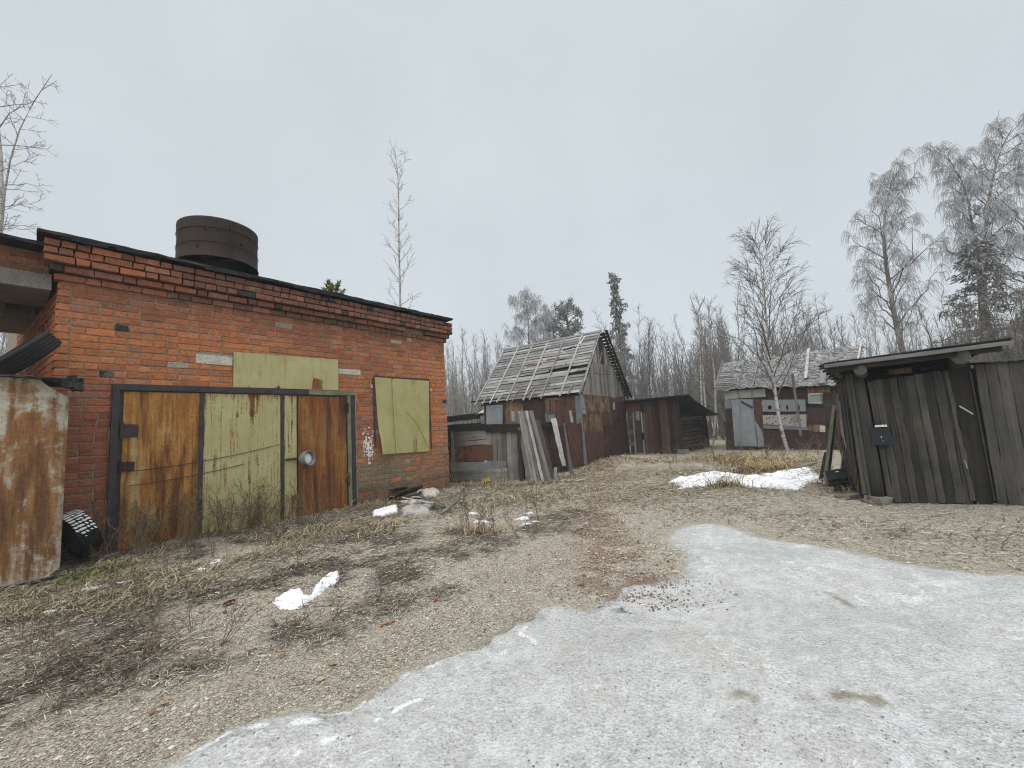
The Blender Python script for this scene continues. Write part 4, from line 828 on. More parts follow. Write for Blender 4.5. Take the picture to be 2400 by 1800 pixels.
# ---- red sheet fence running from the boards back to the shed corner
RO = np.array([.30, 12.25, 0.0]); rv = np.array([2.50, 15.25, 0]) - RO; RA = math.atan2(rv[1], rv[0]); RF = (RO, RA)
rf = thing('sheet_metal_fence', 'dark red crumpled sheet fence between the leaning boards and the shed corner', 'fence', RO, RA)
def rs(px, mat, val, name='metal_sheet', **k):
    m = MB(); prect(m, RF, 1, val, px, **k); return m.build(name, MAT[mat], rf)
def rsl(x0, x1, z0, z1, mat, val, amp=.03): 
    m = MB(); sheet(m, (x0, val, z0), (x1, val, z0), (x1, val, z1[1] if isinstance(z1, tuple) else z1), (x0, val, z1[0] if isinstance(z1, tuple) else z1), 14, 14, amp, .004, freq=2.0, edge=.02); return m.build('metal_sheet', MAT[mat], rf)
LR = float(np.linalg.norm(rv))
rsl(.0, 1.35, -.05, (1.40, 1.42), 'redoxide', 0.0); rsl(1.32, 2.5, -.05, (1.42, 1.50), 'redoxide2', -.012); rsl(2.46, LR, -.03, (1.50, 1.56), 'redoxide', .01)
m = MB(); plank(m, (.1, -.05, 1.44), (1.5, -.05, 1.50), (0, 0, 1), .17, .05, 8, .006); m.build('rail', MAT['darkwood'], rf)
m = MB(); plank(m, (.05, -.02, -.1), (.05, -.02, 1.4), (1, 0, 0), .1, .08); m.build('post', MAT['darkwood'], rf)
# ---- leaning boards, each one a thing
def lean_board(a, b, w, d0, d1, label, mat='greywood', t=.025, group='grey boards leaning on the fence', taper=1.0):
    p = atdepth(*a, d0); q = atdepth(*b, d1); p[2] = float(gz(p[0], p[1])) - .01 if abs(p[2]) < .25 else p[2]
    m = MB(); plank(m, (0, 0, 0), q - p, (1, -.25, 0), w, t, 9, .005, bow=rng.normal() * .004, taper=taper, ragged=.015)
    o = m.build('board', MAT[mat]); o.location = p; return tag(o, label, 'board', group)
for k in range(7):
    lean_board((1240 + 8.2 * k, 1125 - k * .6), (1211 + 5.6 * k, 963 + (.5 if k % 2 else 0) + (6 if k == 0 else 0)), rng.uniform(.068, .098), 11.72 - .04 * k + (.05 if k % 2 else -.03), 12.10 - .035 * k + (.04 if k % 2 else 0), 'grey board in the fan of seven boards leaning on the plank fence', 'palewood' if k in (1, 4) else 'greywood')
lean_board((1204, 978 + 10), (1201, 964), .10, 12.28, 12.3, 'short grey board end behind the top of the leaning fan', group=None)
lean_board((1294, 1115), (1258, 985), .15, 11.9, 12.35, 'darker single grey board right beside the leaning fan', 'greywood')
lean_board((1322, 1092), (1297, 981), .115, 12.9, 13.25, 'pale split board leaning on the red sheet fence, second from the fan', 'palewood', taper=1.5)
lean_board((1340, 1103), (1322, 993), .12, 12.6, 13.3, 'long tapered board leaning on red sheets nearest the shed corner', 'greywood', taper=.25)
lean_board((1341, 990), (1336, 962), .09, 14.9, 14.95, 'short pale board fixed on the red wall under the eave', 'palewood', group=None)
lean_board((1301, 1123), (1302, 1096), .085, 11.75, 11.75, 'short grey stake stuck in the grass right of the boards', 'greywood', group=None)
lean_board((1222, 1132), (1216, 1008), .09, 11.9, 11.95, 'dark upright post behind the leaning fan of boards', 'darkwood', group=None)
# ================================================================ log shed with lean-to roof
SO = np.array([5.20, 19.30, 0.0]); SA = math.atan2(-.6, .8); SF = (SO, SA)
logs = thing('log_shed', 'low brown log and plank shed with a black sloping roof', 'shed', SO, SA)
W1 = 2.22; D1 = 4.9
m = MB(); box(m, (0, .12, -.2), (W1 - .1, D1 - .3, 1.5)); m.build('shade_block', MAT['black'], logs)  # solid block; its black colour stands in for the shade inside the shed
m = MB(); x = .78
while x < W1 - .05:
    w = rng.uniform(.14, .2); plank(m, (x + w / 2, 0, -.05), (x + w / 2 + .01, 0, 2.36), (1, 0, 0), w - .012, .03, 6, .005); x += w
m.build('plank_wall', MAT['brownwood'], logs)
for p_, q_, w_, t_ in (((W1 + .06, .03, -.05), (W1 + .02, .03, 2.3), .14, .14), ((.70, -.02, -.05), (.70, -.02, 2.3), .07, .05), ((W1 + .02, D1 - .25, -.05), (W1 + .02, D1 - .25, 1.72), .2, .16)): m = MB(); plank(m, p_, q_, (1, 0, 0), w_, t_, 5, .005); m.build('post', MAT['darkwood'], logs)
m = MB()
for k in range(10):
    z = .06 + k * .178; P = np.stack([np.full(9, W1 + .0) + rng.normal(size=9) * .006, np.linspace(.05, D1 - .1, 9), z + rng.normal(size=9) * .006 - .012 * np.linspace(0, 1, 9) * k * .4], 1)
    tube(m, P, rng.uniform(.075, .088), 10)
m.build('log_wall', MAT['log'], logs, smooth=False)
m = MB(); sheet(m, (0.0, .02, -.05), (.66, .02, -.05), (.66, .02, 2.34), (0.0, .02, 2.36), 6, 12, .012, .005); m.build('rust_panel', MAT['orange'], logs)
m = MB()
for a, b, w in (((1471, 1040), (1469, 966), .05), ((1490, 1062), (1484, 966), .06), ((1511, 1064), (1503, 966), .05)): pboard(m, SF, 1, -.05, a, b, w, t=.04)
for z0, a, b, w in ((0, (1470, 968), (1486, 968), .06), (0, (1471, 978), (1486, 978), .14), (0, (1473, 1012), (1488, 1011), .17), (0, (1474, 1040), (1490, 1040), .17)): pboard(m, SF, 1, -.02, a, b, w, t=.025)
DF = m.build('door_frame', MAT['greywood'], logs)
m = MB(); sheet(m, onb(SF, 1, -.06, (1488, 985)), onb(SF, 1, -.06, (1499, 985)), onb(SF, 1, -.06, (1498, 964)), onb(SF, 1, -.06, (1485, 965)), 2, 3, .004, .02); m.build('board_piece', MAT['greywood'], DF)
m = MB(); prect(m, SF, 1, -.035, [(1491, 1062), (1519, 1068), (1512, 966), (1486, 984)], 4, 8, .006, .012); m.build('door', MAT['panelwood'], logs)
m = MB(); a = onb(SF, 1, -.09, (1506, 1022)); box(m, a - [.05, .03, .16], a + [.05, .03, .16], .004); m.build('padlock_cover', MAT['black'], logs)
def rz(y): return 2.46 - .78 * max(0, y) / 5.0
m = MB()
for k in range(2): pass
nu, nv = 14, 16; x0, x1, y0, y1 = -.6, W1 + .62, -.32, D1 + .25
uu, vv = np.meshgrid(np.linspace(0, 1, nu + 1), np.linspace(0, 1, nv + 1), indexing='ij')
P = np.stack([x0 + (x1 - x0) * uu, y0 + (y1 - y0) * vv, 2.49 - .16 * (vv * (y1 - y0)) - .10 * np.sin(vv * 3.1) * uu + .03 * (fbm(uu * 6, vv * 9, 141) - .5)], -1)
P[-1, :, 0] += .05 * (fbm(vv[-1] * 14, vv[-1] * 3, 142) - .5); P[:, 0, 1] += .05 * (fbm(uu[:, 0] * 14, uu[:, 0], 143) - .5)
i = np.arange(P[..., 0].size).reshape(nu + 1, nv + 1); q = np.stack([i[:-1, :-1], i[1:, :-1], i[1:, 1:], i[:-1, 1:]], -1).reshape(-1, 4); T_ = P.reshape(-1, 3); B_ = T_ - [0, 0, .05]; n_ = len(T_)
rim = np.concatenate([i[:, 0], i[-1, 1:], i[-2::-1, -1], i[0, -2:0:-1]]); rn = np.roll(rim, -1)
m.add(np.concatenate([T_, B_]), np.concatenate([q, q[:, ::-1] + n_, np.stack([rim, rim + n_, rn + n_, rn], -1)])); RFF = m.build('roof', MAT['felt'], logs)
m = MB()
for k in range(9): x = x0 + .3 + k * .32; plank(m, (x, y0 - .01, 2.45), (x + .01, y0 - .02, 2.56), (1, 0, 0), .02, .015, 2, .002)
m.build('nail_batten', MAT['greywood'], RFF)
# ================================================================ far shack
KO = np.array([9.45, 18.5, 0.0]); KA = math.atan2(-.764, .645); KF = (KO, KA)
shack = thing('sheet_metal_shack', 'tumbledown far shack of dark red sheets with a wrinkled frosty roof', 'shack', KO, KA)
m = MB(); V = [(-.1, .02, -.2), (4.6, .02, -.2), (4.6, 4, -.2), (-.1, 4, -.2)]; V += [(-.1, .02, 2.68), (4.6, .02, 2.36), (4.6, 4, 2.36), (-.1, 4, 2.68)]; m.add(V, [[0, 1, 5, 4], [1, 2, 6, 5], [2, 3, 7, 6], [3, 0, 4, 7], [4, 5, 6, 7]]); m.build('wall', MAT['redoxide2'], shack)
def ks(px, mat, val=-.012, name='metal_sheet', label=None, **k):
    mm = MB(); prect(mm, KF, 1, val, px, **k); return mm.build(name, MAT[mat], shack, label=label)
ks([(1699, 936), (1795, 930), (1793, 911), (1697, 917)], 'pale_sheet', label='pale strip over the door'); ks([(1700, 958), (1715, 957), (1714, 936), (1699, 936)], 'zinc_dark')
ks([(1703, 1056), (1722, 1054), (1714, 957), (1700, 958)], 'redoxide2', -.02); ks([(1770, 1050), (1792, 1050), (1786, 934), (1760, 936)], 'redoxide', -.018)
o = ks([(1722, 1046), (1775, 1046), (1765, 936), (1714, 936)], 'zinc', -.035, 'door', 'pale galvanised sheet door')
m = MB(); pboard(m, KF, 1, -.05, (1738, 1044), (1733, 937), .02, .01); pboard(m, KF, 1, -.05, (1774, 1044), (1764, 940), .025, .012); o2 = m.build('fold', MAT['zinc_dark'], o)
m = MB(); prect(m, KF, 1, -.055, [(1738, 944), (1764, 958), (1765, 953), (1737, 939)], 3, 2, .004, .02); m.build('hinge_plate', MAT['darkpaint'], o)
ks([(1776, 1048), (1790, 1048), (1788, 1015), (1770, 985)], 'zinc', -.03, nu=5, nv=6, edge=.05)
o = ks([(1786, 965), (1889, 964), (1887, 936), (1784, 937)], 'zinc', -.02, label='galvanised strip with dark slots')
m = MB()
for px, rx, rz_ in ((1804, .075, .09), (1828, .022, .10), (1845, .04, .10), (1870, .065, .12)):
    a = onb(KF, 1, -.034, (px, 955)); th = np.arange(14) / 14 * 6.283; m.add([a] + [a + np.array([rx * math.cos(q), 0, rz_ * math.sin(q)]) for q in th], None, [[0, 1 + j, 1 + (j + 1) % 14] for j in range(14)])
m.build('slot', MAT['black'], o)
o = ks([(1789, 994), (1890, 1001), (1890, 971), (1787, 973)], 'pale_sheet', -.022, label='white speckled enamel strip')
m = MB()
for k in range(34):
    a = onb(KF, 1, -.034, (rng.uniform(1790, 1889), rng.uniform(974, 997))); r = rng.uniform(.008, .035); th = np.arange(7) / 7 * 6.283; m.add([a] + [a + np.array([r * math.cos(q), 0, r * math.sin(q)]) * rng.uniform(.6, 1.2) for q in th], None, [[0, 1 + j, 1 + (j + 1) % 7] for j in range(7)])
m.build('rust_spots', MAT['redoxide2'], o)
ks([(1790, 1004), (1893, 1008), (1891, 1001), (1788, 995)], 'zinc_dark', -.024, nu=6, nv=2); ks([(1893, 1011), (1935, 1013), (1935, 995), (1893, 995)], 'ochre', -.02); ks([(1921, 1012), (1934, 1013), (1934, 998), (1921, 997)], 'plaster', -.032, nu=3, nv=3)
ks([(1892, 994), (1950, 994), (1950, 955), (1890, 955)], 'redoxide2', -.014); ks([(1893, 922), (1945, 920), (1945, 906), (1892, 908)], 'ochre', -.018, name='board_patch'); ks([(1790, 1052), (1955, 1058), (1955, 1010), (1790, 1006)], 'redoxide2', -.012)
ks([(1800, 936), (1888, 935), (1888, 912), (1797, 914)], 'redoxide2', -.015); ks([(1888, 955), (1950, 954), (1950, 945), (1887, 945)], 'darkwood', -.016, name='board_patch')
wf = MB()
for a, b in (((1896, 944), (1896, 924)), ((1895, 924), (1928, 923)), ((1926, 923), (1927, 944)), ((1895, 944), (1928, 944))): pboard(wf, KF, 1, -.045, a, b, .055, .05)
wf = wf.build('window', MAT['palewood'], shack); m = MB(); prect(m, KF, 1, -.03, [(1898, 942), (1925, 942), (1925, 926), (1898, 926)], 2, 2, .001, .004, 0); m.build('pane', MAT['glass'], wf)
def m_wrap():
    t = NT('frosty_roofing_felt'); p = t.at('gc'); n = t.noise(t.vm(p, (3.2, 5.5, 1)), 1.0, 6, .72, 2.6); f = t.noise(p, 26, 4, .7)
    c = t.mix(t.ramp(n, [(.41, 0.0), (.50, .35), (.64, 1.0)]), (.05, .048, .048), (.50, .495, .49)); c = t.mix(1.0, c, t.ramp(f, [(.3, .7), (.7, 1.25)]), 'MULTIPLY')
    return t.done(c, .9, n, .04, 1.0, .2)
MAT['wrap'] = m_wrap()
rA = np.array([-.42, -.22, 2.66]); rB = np.array([4.55, -.22, 2.30]); rC = np.array([4.55, 2.25, 3.95]); rD = np.array([-.95, 2.2, 4.15])
m = MB(); sheet(m, rA, rB, rC, rD, 90, 50, .13, .03, edge=.05, freq=3.4); RK = m.build('roof', MAT['wrap'], shack, smooth=False)
m = MB(); sheet(m, rC + [-.15, .06, -.12], rD + [0, .06, -.12], (-.95, 4.4, 2.7), (3.6, 4.4, 2.4), 10, 6, .004, .03); m.build('roof', MAT['felt'], shack)
def rk(u, v, h=.06):
    p = (rA * (1 - u) + rB * u) * (1 - v) + (rD * (1 - u) + rC * u) * v; n = np.cross(rB - rA, rD - rA); return p + n / np.linalg.norm(n) * h
for u0, v0, u1, v1, w, mt in ((.01, 0, .01, 1, .06, 'roofwood'), (.20, .05, .20, 1.0, .05, 'palewood'), (.32, .02, .31, .9, .04, 'roofwood'), (.69, .16, .66, 1.02, .10, 'palewood'), (.985, 0, .985, 1.02, .06, 'palewood'), (.80, .0, .79, .7, .2, 'roofwood'), (.56, .1, .55, .75, .04, 'roofwood')):
    m = MB(); plank(m, rk(u0, v0, .12), rk(u1, v1, .12), rB - rA, w, .03, 6, .005); m.build('batten', MAT[mt], RK)
m = MB()
for k in range(9): v = .04 + k * .062; plank(m, rk(.01, v, .11), rk(.16 + rng.uniform(-.02, .02), v, .11), rD - rA, .085, .02, 5, .006)
m.build('lath', MAT['roofwood'], RK)
pole = MB(); a = inplane(KF, 1, -.30, 1877, 1021); b = inplane(KF, 1, -.30, 1857, 876)
plank(pole, (0, 0, 0), b - a, (1, 0, 0), .085, .035, 6, .004); o = pole.build('hanging_lath', MAT['palewood'], None); c_, s_ = math.cos(KA), math.sin(KA); o.location = (KO[0] + c_ * a[0] - s_ * a[1], KO[1] + s_ * a[0] + c_ * a[1], a[2]); o.rotation_euler = (0, 0, KA)
tag(o, 'long pale lath hanging down the front of the far shack', 'lath')
MAT['fasciawood'] = m_wood('grey_fascia', (.20, .197, .19), (.085, .083, .08), None, 0)
# ================================================================ black plank shed, right
PO = np.array([5.614, 6.589, 0.0]); PA = math.atan2(-.4331, .9013); PF = (PO, PA)
shed = thing('plank_shed', 'blackened plank shed with flat board roof and closed door at right', 'shed', PO, PA)
m = MB(); V = [(-.22, .10, -.1), (1.2, .14, -.1), (1.5, 2.7, -.1), (.12, 2.7, -.1)]; V += [(a, b, 1.98 - .08 * b) for a, b, c in V]; m.add(V, CUBEQ); m.build('shade_block', MAT['black'], shed)  # filled body painted black in place of the shade behind the boards
m = MB(); x = .0; k = 0
ws = [.075, .105, .085, .10, .095, .11, .09, .115, .10, .085]; tops = [1.86, 1.88, 1.88, 1.89, 1.90, 1.90, 1.915, 1.925, 1.94, 1.93]
for w, tp in zip(ws, tops):
    plank(m, (x + w / 2 + .003, rng.uniform(-.006, .004), .0 + rng.uniform(0, .012)), (x + w / 2 - .02, rng.uniform(-.006, .004), tp), (1, 0, 0), w - .006, .024, 12, .0035); x += w
DR = m.build('door', MAT['doorwood'], shed)
m = MB(); plank(m, (.945, -.035, .05), (.905, -.03, 1.92), (1, 0, 0), .05, .02, 14, .006); m.build('cover_strip', MAT['panelwood'], DR)
m = MB(); tube(m, [(.99, -.01, 1.40), (1.10, -.06, 1.27)], .011, 6); m.build('latch_peg', MAT['palewood'], DR)
m = MB(); tube(m, [(.925, -.05, .62), (.935, -.055, .55), (.94, -.05, .50)], .008, 6); m.build('handle', MAT['zinc'], DR)
m = MB(); plank(m, (1.11, .03, -.02), (1.07, .03, 2.05), (1, 0, 0), .24, .04, 8, .004); m.build('jamb_board', MAT['darkwood'], shed)
m = MB(); tube(m, [(-.105, -.01, -.05), (-.108, -.01, .6), (-.115, -.008, 1.3), (-.13, 0, 2.02)], [.088, .082, .078, .074], 14); m.build('post', MAT['panelwood'], shed, smooth=True)
m = MB()
for x, y, w, t, z0 in ((-.215, .0, .045, .05, .06), (-.255, .03, .05, .05, .12), (-.185, .04, .03, .03, .05)): plank(m, (x, y, z0), (x + rng.uniform(-.02, .01), y, 2.0), (1, 0, 0), w, t, 10, .005)
m.build('corner_strip', MAT['panelwood'], shed)
def sd(d, out=0.0): return np.array([-.27 + .136 * d - out, .08 + .991 * d, 0])
m = MB()
for k in range(11):
    d = .12 + k * .22 + rng.uniform(-.04, .04); b0 = sd(d, .03 + rng.uniform(0, .04)); b1 = sd(d + rng.uniform(-.08, .08), .01); z0 = rng.choice([.1, .35, .5, .25]); plank(m, b0 + [0, 0, z0], b1 + [0, 0, 1.95 - .04 * k * .4], (.13, .99, 0), rng.uniform(.06, .14), .018, 8, .008, ragged=.05, taper=rng.uniform(.6, 1.1))
m.build('side_boards', MAT['panelwood'], shed)
m = MB()
sheet(m, sd(.15, .015) + [0, 0, .12], sd(.75, .02) + [0, 0, .1], sd(.8, .02) + [0, 0, .72], sd(.1, .015) + [0, 0, .78], 6, 6, .02, .004, edge=.03); sheet(m, sd(1.0, .05) + [0, 0, .55], sd(2.2, .05) + [0, 0, .5], sd(2.3, .03) + [0, 0, 1.7], sd(1.1, .03) + [0, 0, 1.75], 8, 8, .03, .004, edge=.04); m.build('rust_sheet', MAT['orange'], shed)
m = MB(); tube(m, [sd(.9, .06) + [0, 0, 1.75], sd(.92, .07) + [0, 0, 1.3], sd(.85, .08) + [0, 0, 1.0], sd(.8, .06) + [0, 0, .95]], .012, 5); tube(m, [sd(.6, .07) + [0, 0, 1.6], sd(.55, .09) + [0, 0, 1.1], sd(.5, .08) + [0, 0, .8]], .010, 5); m.build('bark_strip', MAT['palewood'], shed)
fz = lambda x: 2.13 + .045 * (x + .6)
m = MB(); yq = np.linspace(-.33, 2.2, 8)
for a, b in zip(yq[:-1], yq[1:]): plank(m, (-.60 + .30 * (a + .33), (a + b) / 2, 2.155 - .075 * (a + .33)), (1.50 + .05 * (a + .33), (a + b) / 2, 2.245 - .075 * (a + .33)), (0, 1, -.06), b - a - .006, .035, 8, .004)
m.build('roof', MAT['darkwood'], shed)
m = MB(); plank(m, (-.61, -.355, 2.145), (1.505, -.355, 2.215), (0, 0, 1), .055, .03, 14, .003); FS = m.build('fascia', MAT['fasciawood'], shed)
m = MB(); plank(m, (-.56, -.30, 2.085), (1.40, -.30, 2.155), (0, 0, 1), .085, .04, 14, .005); m.build('roof_edge_board', MAT['darkwood'], shed)
m = MB(); plank(m, (-.6, -.1, 2.19), (1.5, -.1, 2.28), (0, 1, 0), .5, .016, 12, .006); m.build('roof_felt', MAT['felt'], shed)
m = MB()
for k in range(5): plank(m, (-.50 + .03 * k, -.30 + k * .03, 2.10 - .026 * k), (-.36 + .03 * k, .35, 2.06 - .026 * k), (0, 0, 1), .022, .04, 5, .003)
m.build('eave_lath', MAT['panelwood'], shed)
for x, z, r in ((-.165, 2.035, .082), (.975, 2.085, .105)):
    m = MB(); P = np.stack([np.full(6, x) + .62 * np.linspace(0, 1, 6), np.linspace(-.33, 2.0, 6), z - .07 * np.linspace(0, 1, 6) * 2.6], 1); tube(m, P, [r * .96, r, r, r, r, r], 16); o = m.build('log_beam', MAT['panelwood'], shed, smooth=False)
m = MB(); box(m, (.28, .05, 1.95), (.55, .2, 2.03), .01); m.build('rust_lath', MAT['orange'], shed)
m = MB(); plank(m, (.7, .3, 1.99), (.98, .3, 2.0), (0, 0, 1), .07, .2, 5, .01); o = m.build('tarp_roll', m_plain('blue_tarp', (.012, .025, .07), (.02, .035, .09), 8, .6, .004)); o.location = PO; o.rotation_euler = (0, 0, PA); tag(o, 'dark blue rolled tarp tucked above the plank shed door', 'tarp')
m = MB(); sheet(m, (-.10, -.105, .875), (.165, -.085, .87), (.15, -.05, 1.15), (-.115, -.09, 1.15), 8, 8, .006, .006, edge=.004, freq=2); FL = m.build('flap', MAT['flap'], shed)
m = MB(); box(m, (-.03, -.095, 1.157), (.11, -.078, 1.183), .001); box(m, (-.035, -.10, 1.153), (.115, -.095, 1.158)); HG = m.build('hinge', MAT['white'], FL)
m = MB()
for x in (-.008, .03, .085): tube(m, [(x, -.0965, 1.17), (x, -.093, 1.17)], .006, 8)
m.build('screw', MAT['black'], HG)
m = MB(); box(m, (.02, -.099, .985), (.027, -.096, 1.015)); box(m, (.036, -.099, .93), (.04, -.096, .95)); m.build('scratch', MAT['white'], FL)
# ---- board gate beside the shed
gt = thing('board_gate', 'grey-brown board gate leaf at the right edge beside the plank shed', 'gate', PO + np.array([.9013, -.4331, 0]) * 1.2 + np.array([-.4331, -.9013, 0]) * .03, PA)
m = MB(); x = 0.0
for k, w in enumerate((.105, .125, .12, .13, .125, .13, .12, .14, .12, .13, .11, .14, .125, .13, .12, .14, .13, .12, .13, .14)):
    plank(m, (x + w / 2 - .01, rng.uniform(-.006, .004), -.03 + rng.uniform(0, .012)), (x + w / 2 + .012, rng.uniform(-.006, .004), 1.975 + rng.uniform(-.004, .006)), (1, 0, 0), w - .006, .026, 10, .003); x += w
m.build('boards', MAT['panelwood'], gt)
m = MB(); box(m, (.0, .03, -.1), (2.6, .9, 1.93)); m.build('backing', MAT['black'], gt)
m = MB(); xs_ = np.linspace(.12, 2.6, 90); P = []
V = []; Q = []
for k, x in enumerate(xs_): zc = 1.985 + .009 * math.sin(k * 1.6); V += [(x, -.05, zc), (x, 1.4, zc + .12), (x, -.05, zc - .012), (x, 1.4, zc + .108)]
for k in range(len(xs_) - 1): a = k * 4; Q += [[a, a + 4, a + 5, a + 1], [a + 2, a + 3, a + 7, a + 6], [a, a + 2, a + 6, a + 4]]
m.add(V, Q); m.build('corrugated_roof', MAT['felt'], gt)
m = MB(); tube(m, [(-.02, .02, .05), (-.03, .02, 1.9)], .012, 6); m.build('pivot_rod', MAT['darkpaint'], gt)
# ================================================================ trees
def nrm(a): return a / (np.linalg.norm(a, axis=-1, keepdims=True) + 1e-9)
def sample(P, t):
    """P (n,k,3), t (n,m) in 0..1 -> points, tangents (n,m,3)"""
    n, k, _ = P.shape; f = t * (k - 1); i = np.clip(f.astype(int), 0, k - 2); w = (f - i)[..., None]; r = np.arange(n)[:, None]
    a, b = P[r, i], P[r, i + 1]; return a * (1 - w) + b * w, nrm(b - a)
def branches(P, m, t0, t1, ang, L, k=6, g=0.0, wob=.05, up_=0.0, R0=None, tap=.3, seed=0, even=False, flat=0.0):
    """m children on every polyline of P; ang = angle from parent (deg); L = f(t) length, g = bend (negative droops)"""
    q = np.random.default_rng(seed); n = len(P)
    t = q.uniform(t0, t1, (n, m)) if not even else np.clip(t0 + (t1 - t0) * (np.arange(m)[None] + q.uniform(-.4, .4, (n, m)) + .5) / m, 0, .99)
    p, T = sample(P, t)
    ref = np.where(np.abs(T[..., 2:3]) > .9, np.array([1., 0, 0]), np.array([0, 0, 1.])); A = nrm(np.cross(T, ref)); B = np.cross(T, A)
    az = (np.arange(m)[None] * 2.399963 + q.uniform(-.5, .5, (n, m)) + q.uniform(0, 6.28, (n, 1)))[..., None]
    side = A * np.cos(az) + B * np.sin(az); side[..., 2] *= (1 - flat)
    th = np.radians(ang + q.normal(size=(n, m)) * 8)[..., None]; d = nrm(T * np.cos(th) + side * np.sin(th) + np.array([0, 0, up_]))
    ln = (L(t) * q.uniform(.65, 1.2, (n, m)))[..., None, None]; s = np.linspace(0, 1, k)[None, None, :, None]
    C = p[:, :, None] + d[:, :, None] * ln * s + np.array([0, 0, 1.0]) * g * ln * s ** 2 + q.normal(size=(n, m, k, 3)) * wob * ln * s
    return C.reshape(n * m, k, 3), t.reshape(-1), ln.reshape(-1)
def trunk_line(pts, k=14, wob=.02, seed=0):
    pts = np.array(pts, float); d = np.r_[0, np.cumsum(np.linalg.norm(np.diff(pts, axis=0), axis=1))]; s = np.linspace(0, d[-1], k)
    P = np.stack([np.interp(s, d, pts[:, j]) for j in range(3)], 1); q = np.random.default_rng(seed); P[1:-1] += q.normal(size=(k - 2, 3)) * wob * [1, 1, .3]
    for _ in range(2): P[1:-1] = .5 * P[1:-1] + .25 * (P[:-2] + P[2:])
    return P
def taper(C, r0, r1): k = C.shape[1]; r0 = np.broadcast_to(np.asarray(r0, float), (len(C),)); return r0[:, None] * (1 - np.linspace(0, 1, k))[None] + r1 * np.linspace(0, 1, k)[None]
def tcol(n, c, v=.2): return np.array(c)[None] * rng.uniform(1 - v, 1 + v, (n, 1))
def make_tree(name, label, cat, trunk, r0, rmin, spec, bark, group=None, twigc=(.13, .11, .095), needles=None, seed=0, loc=None):
    """trunk: world/local points; spec: list of branch levels"""
    P = trunk_line(trunk, seed=seed); o = P[0].copy() if loc is None else np.array(loc, float); P = P - P[0]
    root = thing(name, label, cat, o, 0, group)
    m = MB(); s = np.linspace(0, 1, len(P)); tubes(m, P[None], (r0 * (1 - s) ** .8 + rmin * 1.2)[None], 8); m.build('trunk', MAT[bark], root, smooth=True)
    m = MB(); cur = P[None]; last = None
    for k, sp in enumerate(spec):
        base = cur if not sp.get('all') else np.concatenate(allp)
        C, t, ln = branches(base, sp['m'], sp['t'][0], sp['t'][1], sp['ang'], sp['L'], sp.get('k', 6), sp.get('g', 0), sp.get('wob', .04), sp.get('up', 0), seed=seed * 13 + k, even=sp.get('even', False), flat=sp.get('flat', 0))
        tubes(m, C, taper(C, np.maximum(sp['r'] * ln / ln.mean() if sp.get('rl', True) else sp['r'], rmin), rmin * .8), 4 if k == 0 else 3, C=tcol(len(C), sp.get('c', twigc)))
        cur = C; last = C
    if needles:
        for nd in needles: nd(m, cur)
    m.build('crown', MAT['twig'] if not needles else MAT['needle'], root)
    return root
def sprays(cnt, size, col, droop=-.3, spread=.12, var=.35, t0=.15, wid=.35):
    def f(m, C):
        n = len(C); q = rng; t = q.uniform(t0, 1, (n, cnt)); p, T = sample(C, t); p = p.reshape(-1, 3); T = T.reshape(-1, 3); k = len(p)
        d = nrm(T * .5 + q.normal(size=(k, 3)) * .6 + np.array([0, 0, droop])); w = nrm(np.cross(d, q.normal(size=(k, 3)))); L = size * q.uniform(.5, 1.3, (k, 1)); p = p + q.normal(size=(k, 3)) * spread
        V = np.stack([p - w * L * wid * .3, p + w * L * wid * .3, p + d * L * .6 + w * L * wid * .5, p + d * L, p + d * L * .6 - w * L * wid * .5], 1)
        idx = np.arange(k)[:, None] * 5; m.add(V.reshape(-1, 3), np.concatenate([idx + [[0, 1, 2, 4]]]), idx + [[4, 2, 3]], C=np.repeat(np.array(col)[None] * q.uniform(1 - var, 1 + var, (k, 1)), 5, 0))
    return f
FROST = (.43, .43, .44); GREYT = (.21, .195, .185); BROWNT = (.115, .092, .075)
def px_trunk(pix, depth, zbase=None):
    P = [atdepth(px, py, depth) for px, py in pix]; P[0][2] = 0 if zbase is None else zbase; return P
lin = lambda a, b: (lambda t: a + (b - a) * t)
bell = lambda a, pk=.35: (lambda t: a * np.where(t < pk, .55 + .45 * t / pk, np.maximum(.12, 1 - ((t - pk) / (1 - pk)) ** 1.2)))
# hero trees
make_tree('young_birch', 'slim bare birch rising behind the right end of the brick garage', 'tree', px_trunk([(941, 900), (938, 715), (934, 600), (934, 500), (938, 420), (926, 352)], 20), .075, .0085,
          [dict(m=44, t=(.25, .99), ang=46, L=lambda t: 1.75 - 1.0 * t, g=.18, r=.018, even=True, c=(.30, .28, .265)), dict(m=5, t=(.25, .95), ang=38, L=lin(.55, .3), g=.12, r=.009, k=4, c=(.28, .265, .25))], 'birch', seed=3)
make_tree('birch_tree', 'bare birch with long ribbed branches at the far left behind the passage', 'tree', px_trunk([(-12, 900), (2, 560), (10, 430), (8, 350), (-4, 250), (-30, 150)], 14), .085, .0075,
          [dict(m=30, t=(.40, .97), ang=62, L=lambda t: 1.9 - .7 * t, g=.06, r=.016, even=True, c=(.25, .235, .225)), dict(m=6, t=(.15, .95), ang=45, L=lin(.75, .35), g=.05, r=.008, k=5, c=(.25, .235, .225)), dict(m=2, t=(.3, .9), ang=40, L=lin(.25, .15), r=.007, k=3, c=(.25, .235, .225))], 'birch', seed=8)
